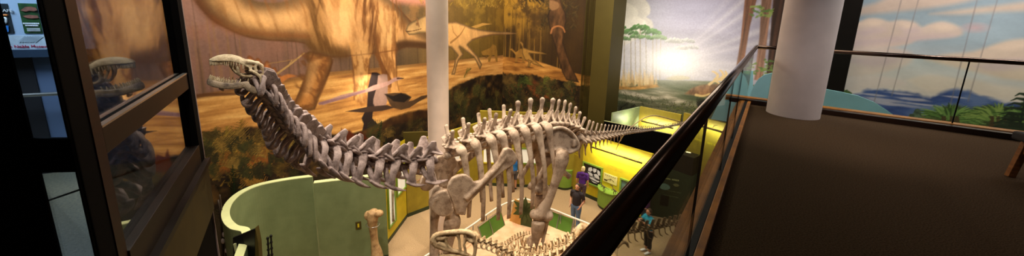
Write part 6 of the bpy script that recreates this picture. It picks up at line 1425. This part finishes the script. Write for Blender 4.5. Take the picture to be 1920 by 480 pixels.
# ================================================================== LIGHTS
w = bpy.data.worlds.new('world'); sc.world = w; w.use_nodes = True
w.node_tree.nodes['Background'].inputs[0].default_value = (1.0, .86, .68, 1); w.node_tree.nodes['Background'].inputs[1].default_value = .018
def area(name, loc, tgt, size, power, col=(1,.86,.66), size_y=None, spread=None):
    l = bpy.data.lights.new(name, 'AREA'); l.energy = power; l.color = col; l.size = size
    if size_y: l.shape = 'RECTANGLE'; l.size_y = size_y
    if spread: l.spread = math.radians(spread)
    o = bpy.data.objects.new(name, l); COL.objects.link(o); o.location = loc
    o.rotation_euler = (V(tgt)-V(loc)).to_track_quat('-Z', 'Y').to_euler(); return o
def spot(name, loc, tgt, power, angle, blend=.6, col=(1,.84,.62), r=.12):
    l = bpy.data.lights.new(name, 'SPOT'); l.energy = power; l.color = col; l.spot_size = math.radians(angle); l.spot_blend = blend; l.shadow_soft_size = r
    o = bpy.data.objects.new(name, l); COL.objects.link(o); o.location = loc
    o.rotation_euler = (V(tgt)-V(loc)).to_track_quat('-Z', 'Y').to_euler(); return o
# mural washers
mc_ = CORNER-UD*7.0+A.n*3.0
def strip(name, c, d, tgt, length, power, col, w=.5):
    o = area(name, c, tgt, length, power, col, w); z_ = (V(c)-V(tgt)).normalized(); x_ = V(d).normalized(); y_ = z_.cross(x_).normalized(); x_ = y_.cross(z_)
    o.matrix_world = Matrix(((x_.x,y_.x,z_.x,c[0]),(x_.y,y_.y,z_.y,c[1]),(x_.z,y_.z,z_.z,c[2]),(0,0,0,1))); return o
strip('mural_strip', (mc_.x, mc_.y, 12.6), UD, ((CORNER-UD*7.0).x, (CORNER-UD*7.0).y, 7.2), 13, 1150, (1,.90,.76))
mb_ = CORNER+VD*2.2-UD*3.0
strip('mural_strip', (mb_.x, mb_.y, 12.6), VD, ((CORNER+VD*2.2).x, (CORNER+VD*2.2).y, 7.6), 5, 400, (1,.86,.66))
t_ = P(620, 60, 12); spot('mural_spot', (t_.x+2.6, t_.y-3.2, 12.5), t_, 500, 70, 1.0, (1,.82,.6), .3)
# lagoon mural, brightest at its painted sun
t_ = P(1250, 120, 17); spot('lagoon_spot', (4.2, 12.2, 12.2), t_, 3600, 62, 1.0, (1,.95,.88), .3)
t_ = P(1360, 70, 15.5); spot('lagoon_spot', (7.0, 10.5, 12.2), t_, 900, 75, 1.0, (1,.93,.88), .3)
# sky mural
strip('sky_strip', (8.25, 5.0, 10.8), VD, (9.4, 7.2, 7.6), 4.5, 300, (1,.92,.84))
# skeleton
for (lx, ly, lz, px, py, Y, pw, an) in ((-4.5,3.0,12.5, 560,240,5.2, 1250,55),(-1.5,3.0,12.5, 780,300,7.6, 1150,50),(2.5,5.5,12.5, 1000,260,9.2, 1400,50),(0.0,8.5,12.5, 960,470,9.6, 2000,46),(-1.0,0.6,10.6, 430,140,3.6, 420,36)):
    spot('skeleton_spot', (lx, ly, lz), P(px, py, Y), pw, an, .7, (1,.85,.68), .08)
spot('wall_spot', (-3.2, 5.2, 12.5), (-5.2, 9.4, 1.4), 1500, 42, .8, (1,.90,.76), .12)
spot('neck_spot', (0.6, 5.2, 12.5), P(540,235,4.7), 900, 40, .8, (1,.90,.80), .08)
spot('visitor_fill', (4.0, 8.6, 12.3), (4.7, 10.9, .8), 900, 34, .9, (1,.92,.8), .1)  # extra light, added only to brighten the visitors behind the glass
# hall fill
area('hall_fill', (0, 11, 12.4), (0, 11, 0), 9, 750, (1,.86,.66), 6)
area('hall_fill', (-4.5, 12.2, 5.6), (-4.4, 11.6, 0), 1.0, 60, (1,.88,.7))
# balcony: dim
spot('walkway_spot', (3.6, 2.8, 10.6), (4.6, 5.0, 6.4), 330, 46, .9, (1,.86,.78), .2)
spot('teal_fill', (5.6, 4.4, 10.7), (5.9, 6.9, 6.6), 260, 60, .9, (.95,.98,1.0), .2)  # light added to brighten the teal panels, no fitting there
spot('column_fill', (2.0, 4.6, 11.0), (4.8, 5.95, 8.6), 60, 50, .9, (.95,.88,1.0), .2)  # added light, stands in for mural light falling on the column
for s_ in (6.6, 4.6, 2.6, .9): p_ = LR(s_, .5, 4.6); l_ = area('ceiling_lamp', p_, p_-UP, .22, 1.6, (1,.9,.78))
# gallery behind the glass, bluish
area('gallery_fill', GW(1.6, 9.6, .9), GW(1.8, 6.2, .6), 1.4, 85, (.80,.90,1.0))
area('gallery_fill', GW(1.4, 9.4, 1.1), GW(1.4, 7.6, 0), .8, 30, (.62,.80,1.0))
area('gallery_fill', GW(1.2, 9.0, .8), GW(1.0, 6.2, .9), .8, 30, (1,.92,.74))
sc.view_settings.view_transform = 'Standard'; sc.view_settings.look = 'None'; sc.view_settings.exposure = 0.0
sc.cycles.use_denoising = True
sc.cycles.max_bounces = 8; sc.cycles.transparent_max_bounces = 12; sc.cycles.sample_clamp_indirect = 6.0
sc.cycles.use_adaptive_sampling = True; sc.cycles.adaptive_threshold = 0.015
